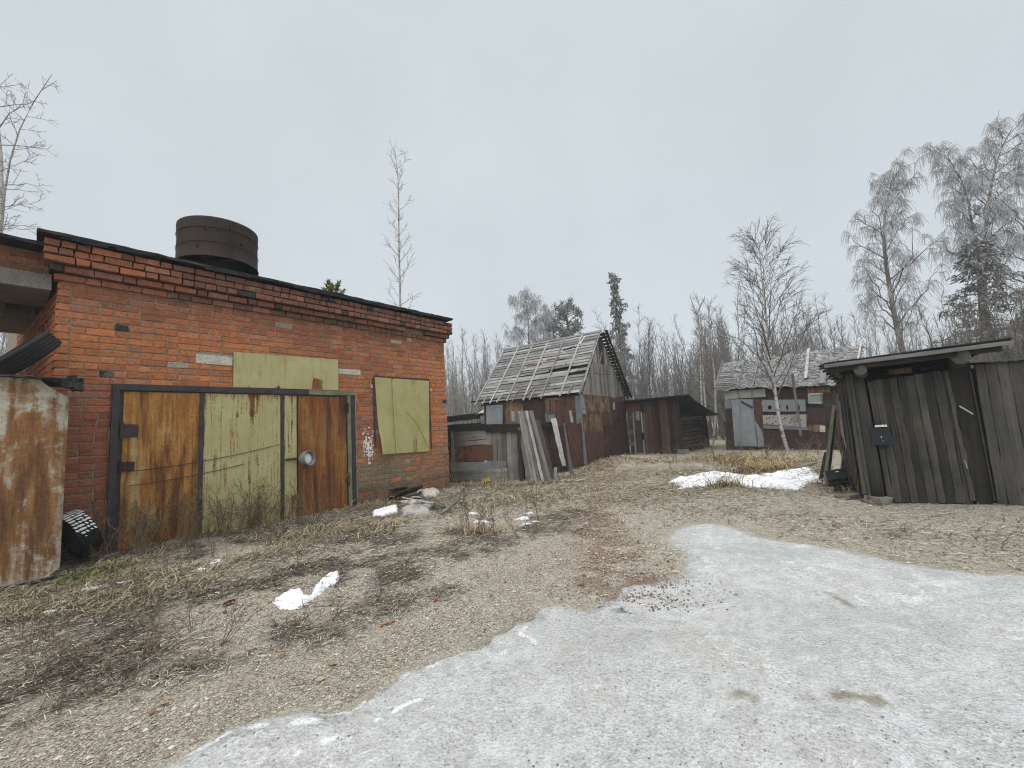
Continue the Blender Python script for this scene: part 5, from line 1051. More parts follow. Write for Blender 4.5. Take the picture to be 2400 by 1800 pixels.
make_tree('birch_tree', 'leaning pale birch arching up at the top left corner of the picture', 'tree', px_trunk([(-20, 900), (5, 540), (12, 420), (25, 375), (22, 335), (60, 250), (110, 192), (122, 174)], 14.6), .06, .007,
          [dict(m=22, t=(.58, .98), ang=60, L=lambda t: 1.5 - .7 * t, g=.0, r=.012, even=True, c=(.27, .255, .245)), dict(m=5, t=(.15, .95), ang=42, L=lin(.5, .25), g=.0, r=.007, k=4, c=(.27, .255, .245))], 'birch', seed=11)
make_tree('birch_tree', 'white-barked birch with a bent foot growing before the far shack', 'tree', px_trunk([(1845, 1047), (1832, 1018), (1824, 985), (1820, 940), (1814, 900), (1806, 830), (1798, 760), (1788, 680), (1778, 560)], 16.2), .062, .006,
          [dict(m=44, t=(.24, .98), ang=34, L=lambda t: .7 + 3.9 * (1 - t) ** 1.1, g=.0, r=.015, even=True, c=(.13, .108, .095), wob=.025, k=8), dict(m=7, t=(.25, .98), ang=24, L=lin(1.3, .6), g=-.10, r=.006, k=6, c=(.10, .083, .073)), dict(m=3, t=(.2, .95), ang=24, L=lin(.5, .35), g=-.2, r=.0058, k=3, c=(.14, .115, .10))], 'birch', seed=5)
# frosted weeping birches at right
def weep(pix, depth, label, seed, forks, r=.16, frost=FROST, dens=1.0, hscale=1.0, tstart=.38, rm=.0105, LB=2.4):
    return make_tree('birch_tree', label, 'tree', px_trunk(pix, depth), r, rm,
        [dict(m=int(22 * dens), t=(tstart, .97), ang=42, L=lambda t: (LB * 1.6 - LB * 1.15 * t) * hscale, g=.12, r=.042, even=True, c=(.13, .122, .12), k=8, wob=.05), dict(m=8, t=(.25, 1.0), ang=38, L=lin(.95 * hscale, .5 * hscale), g=-.10, r=.014, c=(.2, .195, .193)),
         dict(m=15, t=(.25, 1.0), ang=75, L=lin(.34 * hscale, .42 * hscale), g=-1.25, r=.011, k=4, c=frost, rl=False, wob=.03)], 'bark', seed=seed)
weep([(2155, 960), (2115, 825), (2095, 740), (2082, 640), (2066, 570), (2070, 500), (2095, 400)], 25, 'frosted weeping birch with a dark leaning trunk, right of the far shack', 21, 0, LB=2.9, tstart=.30, r=.18, dens=1.45)
weep([(2330, 960), (2300, 640), (2310, 560), (2320, 440), (2330, 360), (2375, 295)], 25, 'tallest frosted birch with a forked top at the right edge', 22, 0, dens=1.45, r=.19, tstart=.42, LB=3.0)
weep([(2310, 960), (2290, 600), (2275, 500), (2262, 420), (2225, 360), (2195, 345)], 25.5, 'left stem of the frosted birch pair leaning left at the right edge', 23, 0, r=.12, tstart=.5, LB=2.0)
weep([(2420, 960), (2410, 640), (2405, 520), (2420, 380), (2440, 330)], 24, 'frosted birch cut off by the right edge of the picture', 24, 0, r=.15)
weep([(1242, 1000), (1240, 800), (1238, 760), (1240, 715), (1228, 692)], 46, 'frosted birch over the left part of the shed roof', 25, 0, r=.17, hscale=1.35, rm=.018, dens=1.1, LB=2.7)
weep([(1268, 1000), (1270, 820), (1275, 770), (1282, 740), (1285, 728)], 44, 'shorter frosted birch just left of the pine above the shed roof', 26, 0, r=.12, hscale=1.1, rm=.018, dens=1.0, LB=2.0)
# conifers
make_tree('spruce_tree', 'tall narrow frosted spruce rising right of the shed gable', 'tree', px_trunk([(1478, 990), (1462, 880), (1452, 780), (1442, 690), (1437, 640)], 40), .2, .02,
          [dict(m=80, t=(.30, .995), ang=84, L=lambda t: (.22 + 2.5 * (1 - t) ** .75) * (.55 + .45 * np.sin(t * 41)), g=-.30, r=.03, even=True, k=5, c=(.10, .10, .09))], 'darkbark',
          needles=[sprays(22, .36, (.16, .175, .16), -.7, .10, .4, .2), sprays(12, .30, (.32, .33, .325), -.4, .10, .3, .3)], seed=31)
make_tree('pine_tree', 'frosted pine with layered round clumps above the shed roof', 'tree', px_trunk([(1338, 1000), (1335, 810), (1332, 760), (1325, 716)], 45), .17, .02,
          [dict(m=26, t=(.62, .99), ang=70, L=lambda t: np.where(t < .8, 2.9, 2.9 - 2.2 * (t - .8) / .2) * (.45 + .55 * np.abs(np.sin(t * 67))), g=.10, r=.06, even=True, k=6, c=(.11, .10, .09)), dict(m=5, t=(.35, 1.0), ang=50, L=lin(.8, .5), g=.25, r=.02, k=4, c=(.11, .1, .09))], 'darkbark',
          needles=[sprays(22, .30, (.15, .165, .145), .35, .15, .4, .35, .3), sprays(10, .28, (.32, .33, .32), .45, .16, .3, .5, .3)], seed=32)
make_tree('spruce_tree', 'wide dark spruce under the frosted birches at the right edge', 'tree', px_trunk([(2345, 960), (2320, 800), (2300, 650), (2288, 560)], 22), .16, .014,
          [dict(m=80, t=(.18, .99), ang=84, L=lambda t: .35 + 3.1 * (1 - t) ** .85, g=-.22, r=.03, even=True, k=6, c=(.08, .075, .07)), dict(m=6, t=(.25, .95), ang=50, L=lin(.6, .3), g=-.25, r=.012, k=3, flat=.4, c=(.08, .075, .07))], 'darkbark',
          needles=[sprays(6, .26, (.13, .135, .122), -.5, .07, .4, .1, .25), sprays(4, .22, (.33, .335, .33), -.3, .07, .3, .3)], seed=33)
make_tree('pine_sapling', 'tiny green pine seedling growing on the garage roof edge', 'sapling', [gw(-2.88, .5, 4.58), gw(-2.86, .5, 4.76), gw(-2.91, .5, 5.03)], .014, .004,
          [dict(m=9, t=(.2, .98), ang=60, L=lin(.30, .11), g=.35, r=.006, even=True, k=5, c=(.14, .10, .07)), ], 'bark', needles=[sprays(50, .10, (.16, .175, .05), .5, .01, .5, .4, .18), sprays(34, .09, (.28, .25, .06), .5, .01, .4, .6, .18)], seed=34)
# thickets: three saplings, copied
def sapling(name, label, cat, h, seed, c, r0, bark, group, rm=.010, dens=1.0):
    # a clump of slender upright stems with steep fine branches
    q = np.random.default_rng(seed); root = thing(name, label, cat, (0, 0, 0), 0, group); n = int(q.integers(3, 7)); P = []
    for k in range(n):
        a = q.uniform(0, 6.28); b = np.array([math.cos(a), math.sin(a)]) * q.uniform(.03, .35); l = np.array([math.cos(a), math.sin(a)]) * q.uniform(.1, .8) + q.normal(size=2) * .25; s = np.linspace(0, 1, 12); hh = h * (1.0 if k == 0 else q.uniform(.55, .98))
        w = np.cumsum(q.normal(size=(12, 2)) * .035, 0); P.append(np.stack([b[0] + l[0] * s ** 1.3 + w[:, 0], b[1] + l[1] * s ** 1.3 + w[:, 1], hh * s], 1))
    P = np.array(P); m = MB(); tubes(m, P, taper(P, r0 * q.uniform(.55, 1.0, n), rm * .6), 6); m.build('trunk', MAT[bark], root, smooth=True)
    m = MB(); C, t, ln = branches(P, int(17 * dens), .22, .99, 25, lambda t: h * .20 * (1.08 - t), 7, .10, .03, seed=seed, even=True); tubes(m, C, taper(C, .010, rm * .45), 3, C=tcol(len(C), c))
    C2, t, ln = branches(C, 5, .2, .95, 25, lambda t: h * .065 * (1.2 - t * .6), 4, .06, .04, seed=seed + 1); tubes(m, C2, taper(C2, rm * .7, rm * .45), 3, C=tcol(len(C2), c))
    m.build('crown', MAT['twig'], root); return root
PROTO = {}
def thicket(key, n, fx, fd, hmin, hmax, label, group, c, bark, rm=.010, names='sapling_tree', vars_=4, r0=.045, dens=1.0, seed=0):
    q = np.random.default_rng(seed + 500); pr = [sapling(names, label, 'tree', 6.0, seed * 10 + k, c, r0, bark, group, rm, dens) for k in range(vars_)]
    for i in range(n):
        px = fx(q); d = fd(q); p = atdepth(px, 1000, d); s = q.uniform(hmin, hmax) / 6.0; loc = (p[0], p[1], float(gz(p[0], p[1])) - .05)
        rot = q.uniform(0, 6.28); tl = (q.normal() * .04, q.normal() * .04)
        if i < vars_: r = pr[i]; r.location = loc; r.rotation_euler = (tl[0], tl[1], rot); r.scale = (s, s, s)
        else: dup(pr[i % vars_], loc, rot, s, tilt=tl)
U = lambda a, b: (lambda q: q.uniform(a, b))
thicket('l', 40, U(1035, 1180), U(27, 44), 6.0, 9.5, 'bare frosty sapling in the thicket between garage and gabled shed', 'saplings behind the garage corner', (.33, .318, .31), 'bark', .009, r0=.038, seed=1)
thicket('m', 72, U(1455, 1740), U(27, 48), 5.0, 10.5, 'bare brown sapling in the thicket behind the log shed', 'saplings behind the log shed', (.215, .20, .19), 'bark', .0085, r0=.036, seed=2)
thicket('n', 40, U(1690, 1990), U(25, 40), 6.0, 10.0, 'bare sapling in the thicket behind the far shack', 'saplings behind the far shack', (.225, .21, .20), 'bark', .0085, r0=.036, seed=3)
thicket('o', 14, U(1990, 2230), U(18, 27), 4.5, 7.5, 'thin bare sapling behind the plank shed roof', 'saplings behind the plank shed', (.26, .245, .235), 'bark', .0075, r0=.03, seed=4)
thicket('p', 26, U(2230, 2480), U(13, 20), 4.0, 6.2, 'dense brown bush sapling at the right edge behind the gate', 'brown bushes at the right edge', (.17, .15, .135), 'darkbark', .0065, r0=.028, dens=1.4, seed=5)
thicket('q', 10, U(1190, 1420), U(46, 58), 9.5, 12.5, 'thin bare sapling behind the shed roof ridge', 'saplings behind the roof ridge', (.27, .262, .258), 'bark', .012, seed=6)
thicket('r', 30, U(-200, 70), U(16, 26), 6.5, 10.0, 'frosty bush seen under the passage slab', 'frosty bushes behind the passage', (.45, .45, .45), 'bark', .011, dens=1.3, seed=7)
for k, (px, py0, py1, d) in enumerate(((1650, 1052, 820, 23.5), (1672, 1052, 800, 23.0), (1655, 1052, 850, 25.5))):
    make_tree('birch_tree', ('thin white birch stem right beside the log shed', 'bent thin birch between log shed and far shack', 'faint birch behind the gap by the log shed')[k], 'tree', px_trunk([(px, py0), (px + (-3, 6, 2)[k], 990), (px + (-6, 5, -4)[k], 920), (px - 14, py1 - 100)], d), .055, .009,
              [dict(m=16, t=(.4, .98), ang=35, L=lambda t: 1.5 - 1.0 * t, g=.08, r=.013, even=True, c=(.18, .16, .15)), dict(m=5, t=(.2, .95), ang=32, L=lin(.5, .3), r=.009, k=4, c=(.18, .16, .15))], 'birch', 'birches in the gap', seed=40 + k)
# far wood closing the horizon: reads as one mass of twigs
m = MB(); q = np.random.default_rng(77); n = 900; ang = q.uniform(-1.05, 1.05, n); dd = q.uniform(48, 75, n); bx = np.stack([np.sin(ang) * dd, np.cos(ang) * dd, np.zeros(n)], 1); h = q.uniform(3.0, 6.5, n) * (1 - .35 * (np.abs(ang) < .05))
P = bx[:, None] + np.stack([q.normal(size=(n, 6)) * .25, q.normal(size=(n, 6)) * .25, np.linspace(0, 1, 6)[None] * h[:, None]], -1); tubes(m, P, taper(P, .05, .02), 3, C=tcol(n, (.22, .21, .205)))
C, t, ln = branches(P, 14, .2, 1.0, 35, lambda t: 1.7 - 1.0 * t, 4, .1, .05, seed=5); tubes(m, C, taper(C, .018, .009), 3, C=tcol(len(C), (.25, .24, .235)))
tag(m.build('far_wood', MAT['twig']), 'bare grey wood far behind the sheds closing the horizon', 'wood', kind='stuff')

# ================================================================ damp winter air
hz_m = bpy.data.materials.new('damp_air'); hz_m.use_nodes = True; t_ = hz_m.node_tree; t_.nodes.clear(); ho = t_.nodes.new('ShaderNodeOutputMaterial'); hv = t_.nodes.new('ShaderNodeVolumePrincipled')
hv.inputs['Color'].default_value = (.93, .95, .97, 1); hv.inputs['Density'].default_value = .0019; t_.links.new(hv.outputs[0], ho.inputs['Volume'])
m = MB(); box(m, (-440, -75, -1.6), (440, 540, 24)); tag(m.build('haze', hz_m), None, None, kind='stuff')
# ================================================================ small things on the ground
def gpoly(px): return [tuple(gnd(*p)[:2]) for p in px]
def slab_poly(name, mat, px, h, label, cat, group=None, noise=.03, step=.02, en=.01):
    return tag(patch(name, MAT[mat], gpoly(px), step, lambda x, y, d: -.02 + (h + .02) * sm(d, -.005, .05) + noise * 2 * (np.abs(fbm(x * 7, y * 7, 201, 3) - .5) * 1.3 - .05 + .3 * (fbm(x * 21, y * 21, 203, 2) - .5)) * sm(d, 0, .06), en, None, 6.0, -.02), label, cat, group)
slab_poly('crumpled_cloth', 'cloth', [(629, 1416), (676, 1382), (711, 1378), (716, 1394), (723, 1397), (736, 1369), (761, 1350), (798, 1340), (800, 1350), (795, 1369), (771, 1378), (749, 1394), (727, 1411), (708, 1429), (676, 1434), (651, 1432), (641, 1422)], .018, 'crumpled white cloth lying on the weeds before the wicket', 'cloth', noise=.05, step=.012)
def slab3(name, mat, a, b, w, t, z, label, cat, group=None, tilt=0.0, jit=.006, z2=None):
    p = gnd(*a, z); q = gnd(*b, z if z2 is None else z2); p[2] += float(gz(*p[:2])); q[2] += float(gz(*q[:2])); m = MB()
    wd = np.cross(q - p, [0, 0, 1.0]); wd = wd / np.linalg.norm(wd) + np.array([0, 0, tilt]); plank(m, (0, 0, 0), q - p, wd, w, t, 7, jit, ragged=.02)
    o = m.build(name, MAT[mat]); o.location = p; return tag(o, label, cat, group)
DG = 'broken boards and slabs by the garage corner'
for (a, b, w, t, z, lb, tl) in (((905, 1158), (948, 1150), .26, .05, .16, 'charred black board at the left of the debris heap by the brick wall', .35), ((935, 1163), (985, 1148), .22, .05, .15, 'charred black board across the middle of the debris heap', .5), ((915, 1172), (985, 1170), .12, .04, .07, 'low charred black board along the front of the debris heap', .3)):
    slab3('charred_board', 'black', a, b, w, t, z, lb, 'board', DG, tl, .012)
for px, h, mt, lb in (([(968, 1150), (985, 1143), (1010, 1146), (1032, 1158), (1022, 1166), (992, 1168), (970, 1160)], .07, 'plaster', 'grey-white crumbled slab at the back of the debris heap'),
                      ([(930, 1183), (955, 1172), (985, 1168), (1008, 1172), (1024, 1186), (1006, 1192), (990, 1180), (960, 1186)], .05, 'plaster', 'long broken white slab in the middle of the debris heap'),
                      ([(935, 1198), (968, 1188), (1006, 1190), (1010, 1202), (975, 1208), (945, 1207)], .06, 'pale_sheet', 'low dirty white slab at the front of the debris heap'),
                      ([(868, 1212), (876, 1198), (905, 1194), (922, 1186), (934, 1190), (936, 1202), (900, 1212)], .05, 'cloth', 'bright white slab lying apart left of the debris heap')):
    slab_poly('broken_slab', mt, px, h, lb, 'slab', DG, noise=.022, step=.02, en=.05)
slab3('splinter_strip', 'greywood', (985, 1162), (1040, 1190), .08, .03, .12, 'grey splintered strip across the right of the debris heap', 'strip', DG, .1, .01)
slab3('splinter_strip', 'palewood', (945, 1168), (1012, 1180), .05, .02, .15, 'thin pale strip lying over the charred boards', 'strip', DG, .1, .008)
slab3('fallen_branch', 'weed' if False else 'greywood', (1035, 1205), (1078, 1170), .03, .03, .08, 'grey fallen branch slanting right of the debris heap', 'branch', None, 0, .008)
slab3('wood_chip', 'palewood', (1352, 1126), (1368, 1122), .08, .02, .03, 'small pale wood chip on the grass before the red fence', 'chip')
slab3('stone_slab', 'concrete', (1972, 1166), (2008, 1160), .22, .06, .03, 'mossy flat stone at the left foot of the plank shed', 'stone', 'flat stones under the plank shed', .1, .015)
slab3('stone_slab', 'concrete', (2024, 1172), (2075, 1180), .13, .04, .02, 'pale thin stone in front of the plank shed post', 'stone', 'flat stones under the plank shed', .1, .012)
slab3('stone_slab', 'concrete', (2040, 1168), (2076, 1174), .2, .12, .05, 'grey block under the plank shed post', 'stone', 'flat stones under the plank shed', .0, .015)
slab3('concrete_lump', 'concrete', (1592, 1060), (1611, 1060), .3, .22, .08, 'dark rough block at the near corner of the log wall', 'stone', None, 0, .03)
slab3('board_end', 'greywood', (1775, 1050), (1788, 1050), .5, .04, .05, 'flat pale board lying under the far shack by the birch', 'board')
slab3('board_end', 'greywood', (1868, 1094), (1908, 1085), .12, .03, .06, 'grey board lying behind the right end of the large snow patch', 'board')
slab3('rotten_log', 'brownwood', (1964, 1146), (1998, 1140), .16, .13, .05, 'rotten red-brown log piece below the black crate', 'log', None, 0, .012)
slab3('paper_scrap', 'ochre', (1134, 1128), (1163, 1122), .14, .12, .06, 'bright ochre scrap lying at the foot of the plank fence', 'scrap', None, .4, .02).data.materials[0] = m_plain('ochre_scrap', (.42, .23, .05), (.5, .30, .08), 10, .8, .004)
o = slab3('red_scrap', 'scrap', (1015, 1404), (1024, 1402), .035, .012, .02, 'small bright red plastic scrap on the gravel', 'scrap', None, .3, .003); o.data.materials[0] = m_plain('red_plastic', (.55, .03, .05), (.6, .06, .07), 10, .4, .001)
o = slab3('red_scrap', 'scrap', (525, 1418), (548, 1410), .05, .02, .03, 'dark red crumpled scrap among weeds left of the cloth', 'scrap', None, .3, .01); o.data.materials[0] = m_plain('dark_red_scrap', (.16, .03, .022), (.10, .025, .02), 10, .7, .004)
for a, b, lb in (((890, 1463), (902, 1458), 'orange brick fragment on the gravel, left of a pair'), ((908, 1457), (920, 1453), 'orange brick fragment on the gravel, right of a pair')):
    o = slab3('brick_fragment', 'brick', a, b, .032, .016, .006, lb, 'brick', 'brick fragments on gravel', .1, .006); o.data.materials[0] = MAT['scrap']; c = o.data.attributes['col']; c.data.foreach_set('color', np.tile(np.array([.36, .20, .13, 1], np.float32), len(o.data.vertices)))
# leaning trunk plank and crate by the shed
a = atdepth(1934, 1112, 8.9); b = atdepth(1957, 949, 8.7); a[2] = float(gz(*a[:2])) - .02
m = MB(); plank(m, (0, 0, 0), b - a, (1, .6, 0), .15, .06, 10, .008, taper=.6); o = m.build('leaning_plank', MAT['mosswood']); o.location = a; tag(o, 'thick mossy plank leaning beside the left wall of the plank shed', 'plank')
a = atdepth(1922, 1108, 9.2); b = atdepth(1938, 1060, 9.0); a[2] = float(gz(*a[:2])) - .02
m = MB(); plank(m, (0, 0, 0), b - a, (1, .6, 0), .12, .05, 6, .008); o = m.build('plank_stub', MAT['darkwood']); o.location = a; tag(o, 'short dark plank stub behind the leaning mossy plank', 'plank')
for k, (pa, pb) in enumerate((((1966, 1100), (1976, 1058)), ((1972, 1102), (1984, 1050)))):
    a = atdepth(*pa, 8.3); b = atdepth(*pb, 8.2); a[2] = float(gz(*a[:2])) + .1; m = MB(); plank(m, (0, 0, 0), b - a, (1, .6, 0), .05, .02, 5, .005); o = m.build('lath', MAT['greywood']); o.location = a; tag(o, ('thin lath behind the black crate, nearer the leaning plank', 'thin lath behind the black crate, nearer the shed')[k], 'lath')
cr_ = atdepth(1972, 1132, 7.75); crate = thing('plastic_crate', 'black slotted plastic crate tipped against the plank shed side', 'crate', tuple(cr_), math.radians(-22)); crate.rotation_euler = (math.radians(-18), math.radians(-9), math.radians(-26))
w, d, h = .36, .22, .25
m = MB(); box(m, (-w / 2, 0, .13), (w / 2, .014, h), .002); box(m, (-w / 2, -.004, 0), (w / 2, .014, .02)); box(m, (-w / 2, -.004, .085), (w / 2, .014, .13)); box(m, (-w / 2, -.008, h - .03), (w / 2, .014, h))
for k in range(8): x = -w / 2 + k * (w - .014) / 7; box(m, (x, -.003, .02), (x + .014, .012, .085))
m.build('front_panel', MAT['plastic'], crate)
m = MB()
for x in (-w / 2, w / 2 - .012): box(m, (x, .014, 0), (x + .012, d, h))
box(m, (-w / 2, d, 0), (w / 2, d + .012, h)); m.build('side_panel', MAT['plastic'], crate)
m = MB(); box(m, (-w / 2, .014, .0), (w / 2, d, .012)); m.build('crate_floor', MAT['plastic'], crate)
m = MB(); box(m, (-.02, -.004, .20), (.03, -.001, .215)); m.build('sticker', MAT['white'], crate)
# ================================================================ dead weeds: single plants
def weed_mesh(h, ns, seed, c, lean=.18, side=5):
    q = np.random.default_rng(seed); P = []
    for k in range(ns):
        a = q.uniform(0, 6.28); b = np.array([math.cos(a), math.sin(a)]) * q.uniform(.0, .06); l = np.array([q.normal(), q.normal()]) * lean * h; s = np.linspace(0, 1, 7); hh = h * q.uniform(.55, 1.05)
        P.append(np.stack([b[0] + l[0] * s ** 1.6 + q.normal(size=7) * .006, b[1] + l[1] * s ** 1.6 + q.normal(size=7) * .006, hh * s], 1))
    P = np.array(P); m = MB(); tubes(m, P, taper(P, .0042, .0022), 4, C=tcol(ns, c)); C, t, ln = branches(P, side, .3, 1.0, 35, lambda t: .22 * h * (1.1 - .6 * t), 4, .1, .05, seed=seed); tubes(m, C, taper(C, .0026, .0016), 3, C=tcol(len(C), c))
    C2, t, ln = branches(C, 3, .4, 1.0, 40, lambda t: .06 * h + 0 * t, 3, .0, .08, seed=seed + 1); tubes(m, C2, taper(C2, .0022, .0018), 3, C=tcol(len(C2), np.array(c) * .8)); return m
WP = []
for k in range(7): m = weed_mesh(.75, (3, 4, 2, 5, 3, 6, 3)[k], 300 + k, ((.125, .082, .055), (.16, .115, .075), (.20, .155, .105))[k % 3], (.14, .2, .1, .3, .18, .35, .12)[k]); WP.append(m)
wproto = []
def put_weeds(spots, label, group, hs, seed):
    q = np.random.default_rng(seed)
    for i, (x, y) in enumerate(spots):
        k = int(q.integers(0, len(WP)))
        if len(wproto) <= k or wproto[k] is None:
            while len(wproto) <= k: wproto.append(None)
            o = WP[k].build('dead_weed', MAT['weed']); wproto[k] = o
        else: o = wproto[k].copy(); COL.objects.link(o)
        s = q.uniform(*hs) / .75; o.location = (x, y, float(gz(x, y)) - .01); o.rotation_euler = (q.normal() * .12, q.normal() * .12, q.uniform(0, 6.28)); o.scale = (s, s, s); tag(o, label, 'weed', group)
q = np.random.default_rng(9); sp = []
while len(sp) < 62:
    s = q.uniform(-6.9, -3.3); b = -abs(q.normal()) * .55 - .08
    if q.random() < .25 + .75 * math.exp(-((s + 5.6) / 1.3) ** 2): p = gw(s, b, 0); sp.append((p[0], p[1]))
put_weeds(sp, 'thin dead brown weed stalks in front of the rusty gate', 'dead weeds before the gate', (.35, 1.0), 1)
sp = [tuple(gnd(px + q.normal() * 45, py + q.normal() * 22)[:2]) for px, py in [(330, 1400), (260, 1430), (180, 1490), (420, 1350), (380, 1330), (700, 1330), (690, 1360), (640, 1280), (560, 1280), (720, 1240), (130, 1560), (300, 1500), (500, 1500), (60, 1480)] * 3]
put_weeds(sp, 'low bent dead weed in the litter left of the gravel', 'low weeds in the litter', (.14, .45), 2)
sp = [tuple(gnd(px + q.normal() * 22, py + q.normal() * 9)[:2]) for px, py in [(1115, 1245), (1120, 1240), (1205, 1210), (1110, 1240), (1060, 1150), (1075, 1130), (1060, 1140), (900, 1180), (880, 1190), (1170, 1130), (1250, 1250)] * 3]
put_weeds(sp, 'sparse dead weed stalks near the debris and plank fence', 'weeds near the debris heap', (.3, .8), 3)
sp = [tuple(gnd(px + q.normal() * 30, py + q.normal() * 8)[:2]) for px, py in [(1690, 1075), (1740, 1085), (1650, 1085), (1860, 1075), (1900, 1068), (1800, 1075), (1950, 1070), (1700, 1120), (1600, 1080), (1745, 1060)] * 4]
put_weeds(sp, 'dead weed stalks standing before the far shack', 'weeds before the far shack', (.3, .9), 4)
# long bramble whips at the garage corner
for k in range(9):
    a = gnd(1050 + q.uniform(-14, 26), 1142 + q.uniform(-3, 6)); s = np.linspace(0, 1, 9); dx = q.uniform(-.5, .7); h = q.uniform(.7, 1.35)
    P = np.stack([dx * s + q.normal(size=9) * .01, -.25 * s + q.normal(size=9) * .01, h * s * (1.6 - .75 * s)], 1); m = MB(); tube(m, P, np.linspace(.005, .0028, 9), 4, C=np.array((.27, .20, .14)) * q.uniform(.7, 1.2), cap=False)
    o = m.build('bramble_whip', MAT['weed']); o.location = (a[0], a[1], float(gz(*a[:2]))); tag(o, 'long bare bramble whip arching at the right garage corner', 'bramble', 'bramble whips at the garage corner')
# ================================================================ ground litter (nobody could count it)
def scatter(n, fdens, seed, xr=(-8, 8), yr=(1.3, 13)):
    q = np.random.default_rng(seed); X = []; k = 0
    while k < n:
        m_ = n * 2; r = 1.0 / np.sqrt(q.uniform(1 / yr[1] ** 1.2, 1 / yr[0] ** 1.2, m_)) ** 0; y = yr[0] + (yr[1] - yr[0]) * q.random(m_) ** 1.5; x = q.uniform(-1, 1, m_) * (y * 1.32 + .3); d = fdens(x, y); ok = q.random(m_) < d; P = np.stack([x, y], 1)[ok]; X.append(P); k += len(P)
    return np.concatenate(X)[:n]
icep = lambda x, y: polydist(x, y, ice_poly)
def offbuild(x, y):
    sb = (x + 1.82) * .779 - (y - 11.38) * .627; ss = (x + 1.82) * .627 + (y - 11.38) * .779; ok = (sb > .03) | (ss > .05) | (y > 13)
    u_ = (x - 5.614) * .9013 - (y - 6.589) * .4331; v_ = (x - 5.614) * .4331 + (y - 6.589) * .9013; return ok & ~((u_ > -.3 + .13 * v_) & (v_ > .02))
def d_straw(x, y):
    r, g, d, b = masks(x, y); i = icep(x, y); return np.clip(.10 + .75 * g + .55 * d - .25 * b, 0, 1) * (i < .0) * offbuild(x, y)
def blades(pts, lens, cols, seed, elev=(0, .25), w=.0035, k=3, wob=.15):
    q = np.random.default_rng(seed); n = len(pts); a = q.uniform(0, 6.283, n) if True else 0; el = q.uniform(*elev, n); L = q.uniform(*lens, n); s = np.linspace(0, 1, k + 1)
    d = np.stack([np.cos(a) * np.cos(el), np.sin(a) * np.cos(el), np.sin(el)], 1); side = np.stack([-np.sin(a), np.cos(a), 0 * a], 1)
    z = gz(pts[:, 0], pts[:, 1]) + .004 + q.uniform(0, .015, n); o = np.stack([pts[:, 0], pts[:, 1], z], 1)
    C = o[:, None] + d[:, None] * (L[:, None] * s)[..., None]; C = C + side[:, None] * (q.normal(size=(n, 1)) * wob * L[:, None] * s[None] ** 2)[..., None]; C[..., 2] -= (L[:, None] * np.sin(el)[:, None] * .55 * s[None] ** 2)
    sc_ = (w * (.6 + .16 * pts[:, 1]))[:, None] * (1 - .6 * s[None]); up_ = np.array([0, 0, .5])
    V = np.stack([C - side[:, None] * sc_[..., None], C + side[:, None] * sc_[..., None] + up_ * sc_[..., None]], 2).reshape(-1, 3); i0 = np.arange(n)[:, None] * (2 * (k + 1)) + np.arange(k)[None] * 2
    Q = np.stack([i0, i0 + 1, i0 + 3, i0 + 2], -1).reshape(-1, 4); ci = q.integers(0, len(cols), n); c = np.array(cols)[ci] * q.uniform(.65, 1.25, (n, 1)); return V, Q, np.repeat(c, 2 * (k + 1), 0)
P = scatter(76000, d_straw, 21); V, Q, c = blades(P, (.02, .09), [(.46, .405, .315), (.38, .32, .225), (.28, .235, .17), (.13, .10, .075), (.075, .06, .048), (.54, .49, .41)], 22, w=.0031)
m = MB(); m.add(V, Q, C=c); tag(m.build('straw_litter', MAT['straw']), 'flattened dry straw and stalk litter over the yard', 'straw', kind='stuff')
P = scatter(11000, lambda x, y: (lambda r, g, d, b: np.clip(.9 * d + .25 * g - b, 0, 1) * (icep(x, y) < -.05) * offbuild(x, y))(*masks(x, y)), 23); V, Q, c = blades(P, (.06, .32), [(.07, .053, .041), (.11, .083, .062), (.05, .041, .034), (.19, .155, .115)], 24, (0, .35), .0028, 4, .25)
m = MB(); m.add(V, Q, C=c); tag(m.build('twig_litter', MAT['straw']), 'tangled dark dead stems lying over the yard', 'twigs', kind='stuff')
def d_grass(x, y): r, g, d, b = masks(x, y); return np.clip(g * 1.1 - .2, 0, 1) * (icep(x, y) < -.1) * offbuild(x, y) * sm(fbm(x * 1.3, y * 1.3, 25, 3), .35, .6)
P = scatter(26000, d_grass, 26, yr=(4, 19)); V, Q, c = blades(P, (.06, .20), [(.41, .345, .235), (.33, .275, .18), (.46, .40, .29), (.20, .165, .105), (.17, .165, .085)], 27, (.1, 1.1), .0032, 3, .3)
m = MB(); m.add(V, Q, C=c)
q = np.random.default_rng(5)
def tuft(px, n, spread, L, cols, el=(.6, 1.45), w=.004, wob=.3):
    a = gnd(*px); pt = np.stack([a[0] + q.normal(size=n) * spread[0], a[1] + q.normal(size=n) * spread[1]], 1); m.add(*(lambda r: (r[0], r[1]))(blades(pt, L, cols, int(q.integers(1, 9999)), el, w, 4, wob)), C=None) if False else None
    V, Q, c = blades(pt, L, cols, int(q.integers(1, 9999)), el, w, 4, wob); m.add(V, Q, C=c)
YEL = [(.37, .285, .15), (.32, .245, .125), (.27, .215, .125), (.42, .335, .195)]
for px, n, sp_ in (((1790, 1100), 520, (.38, .30)), ((1760, 1108), 260, (.2, .15)), ((1735, 1085), 300, (.5, .4)), ((1690, 1078), 260, (.5, .4)), ((1700, 1142), 130, (.2, .1)), ((1830, 1085), 220, (.4, .3))): tuft(px, n, sp_, (.22, .62), YEL)
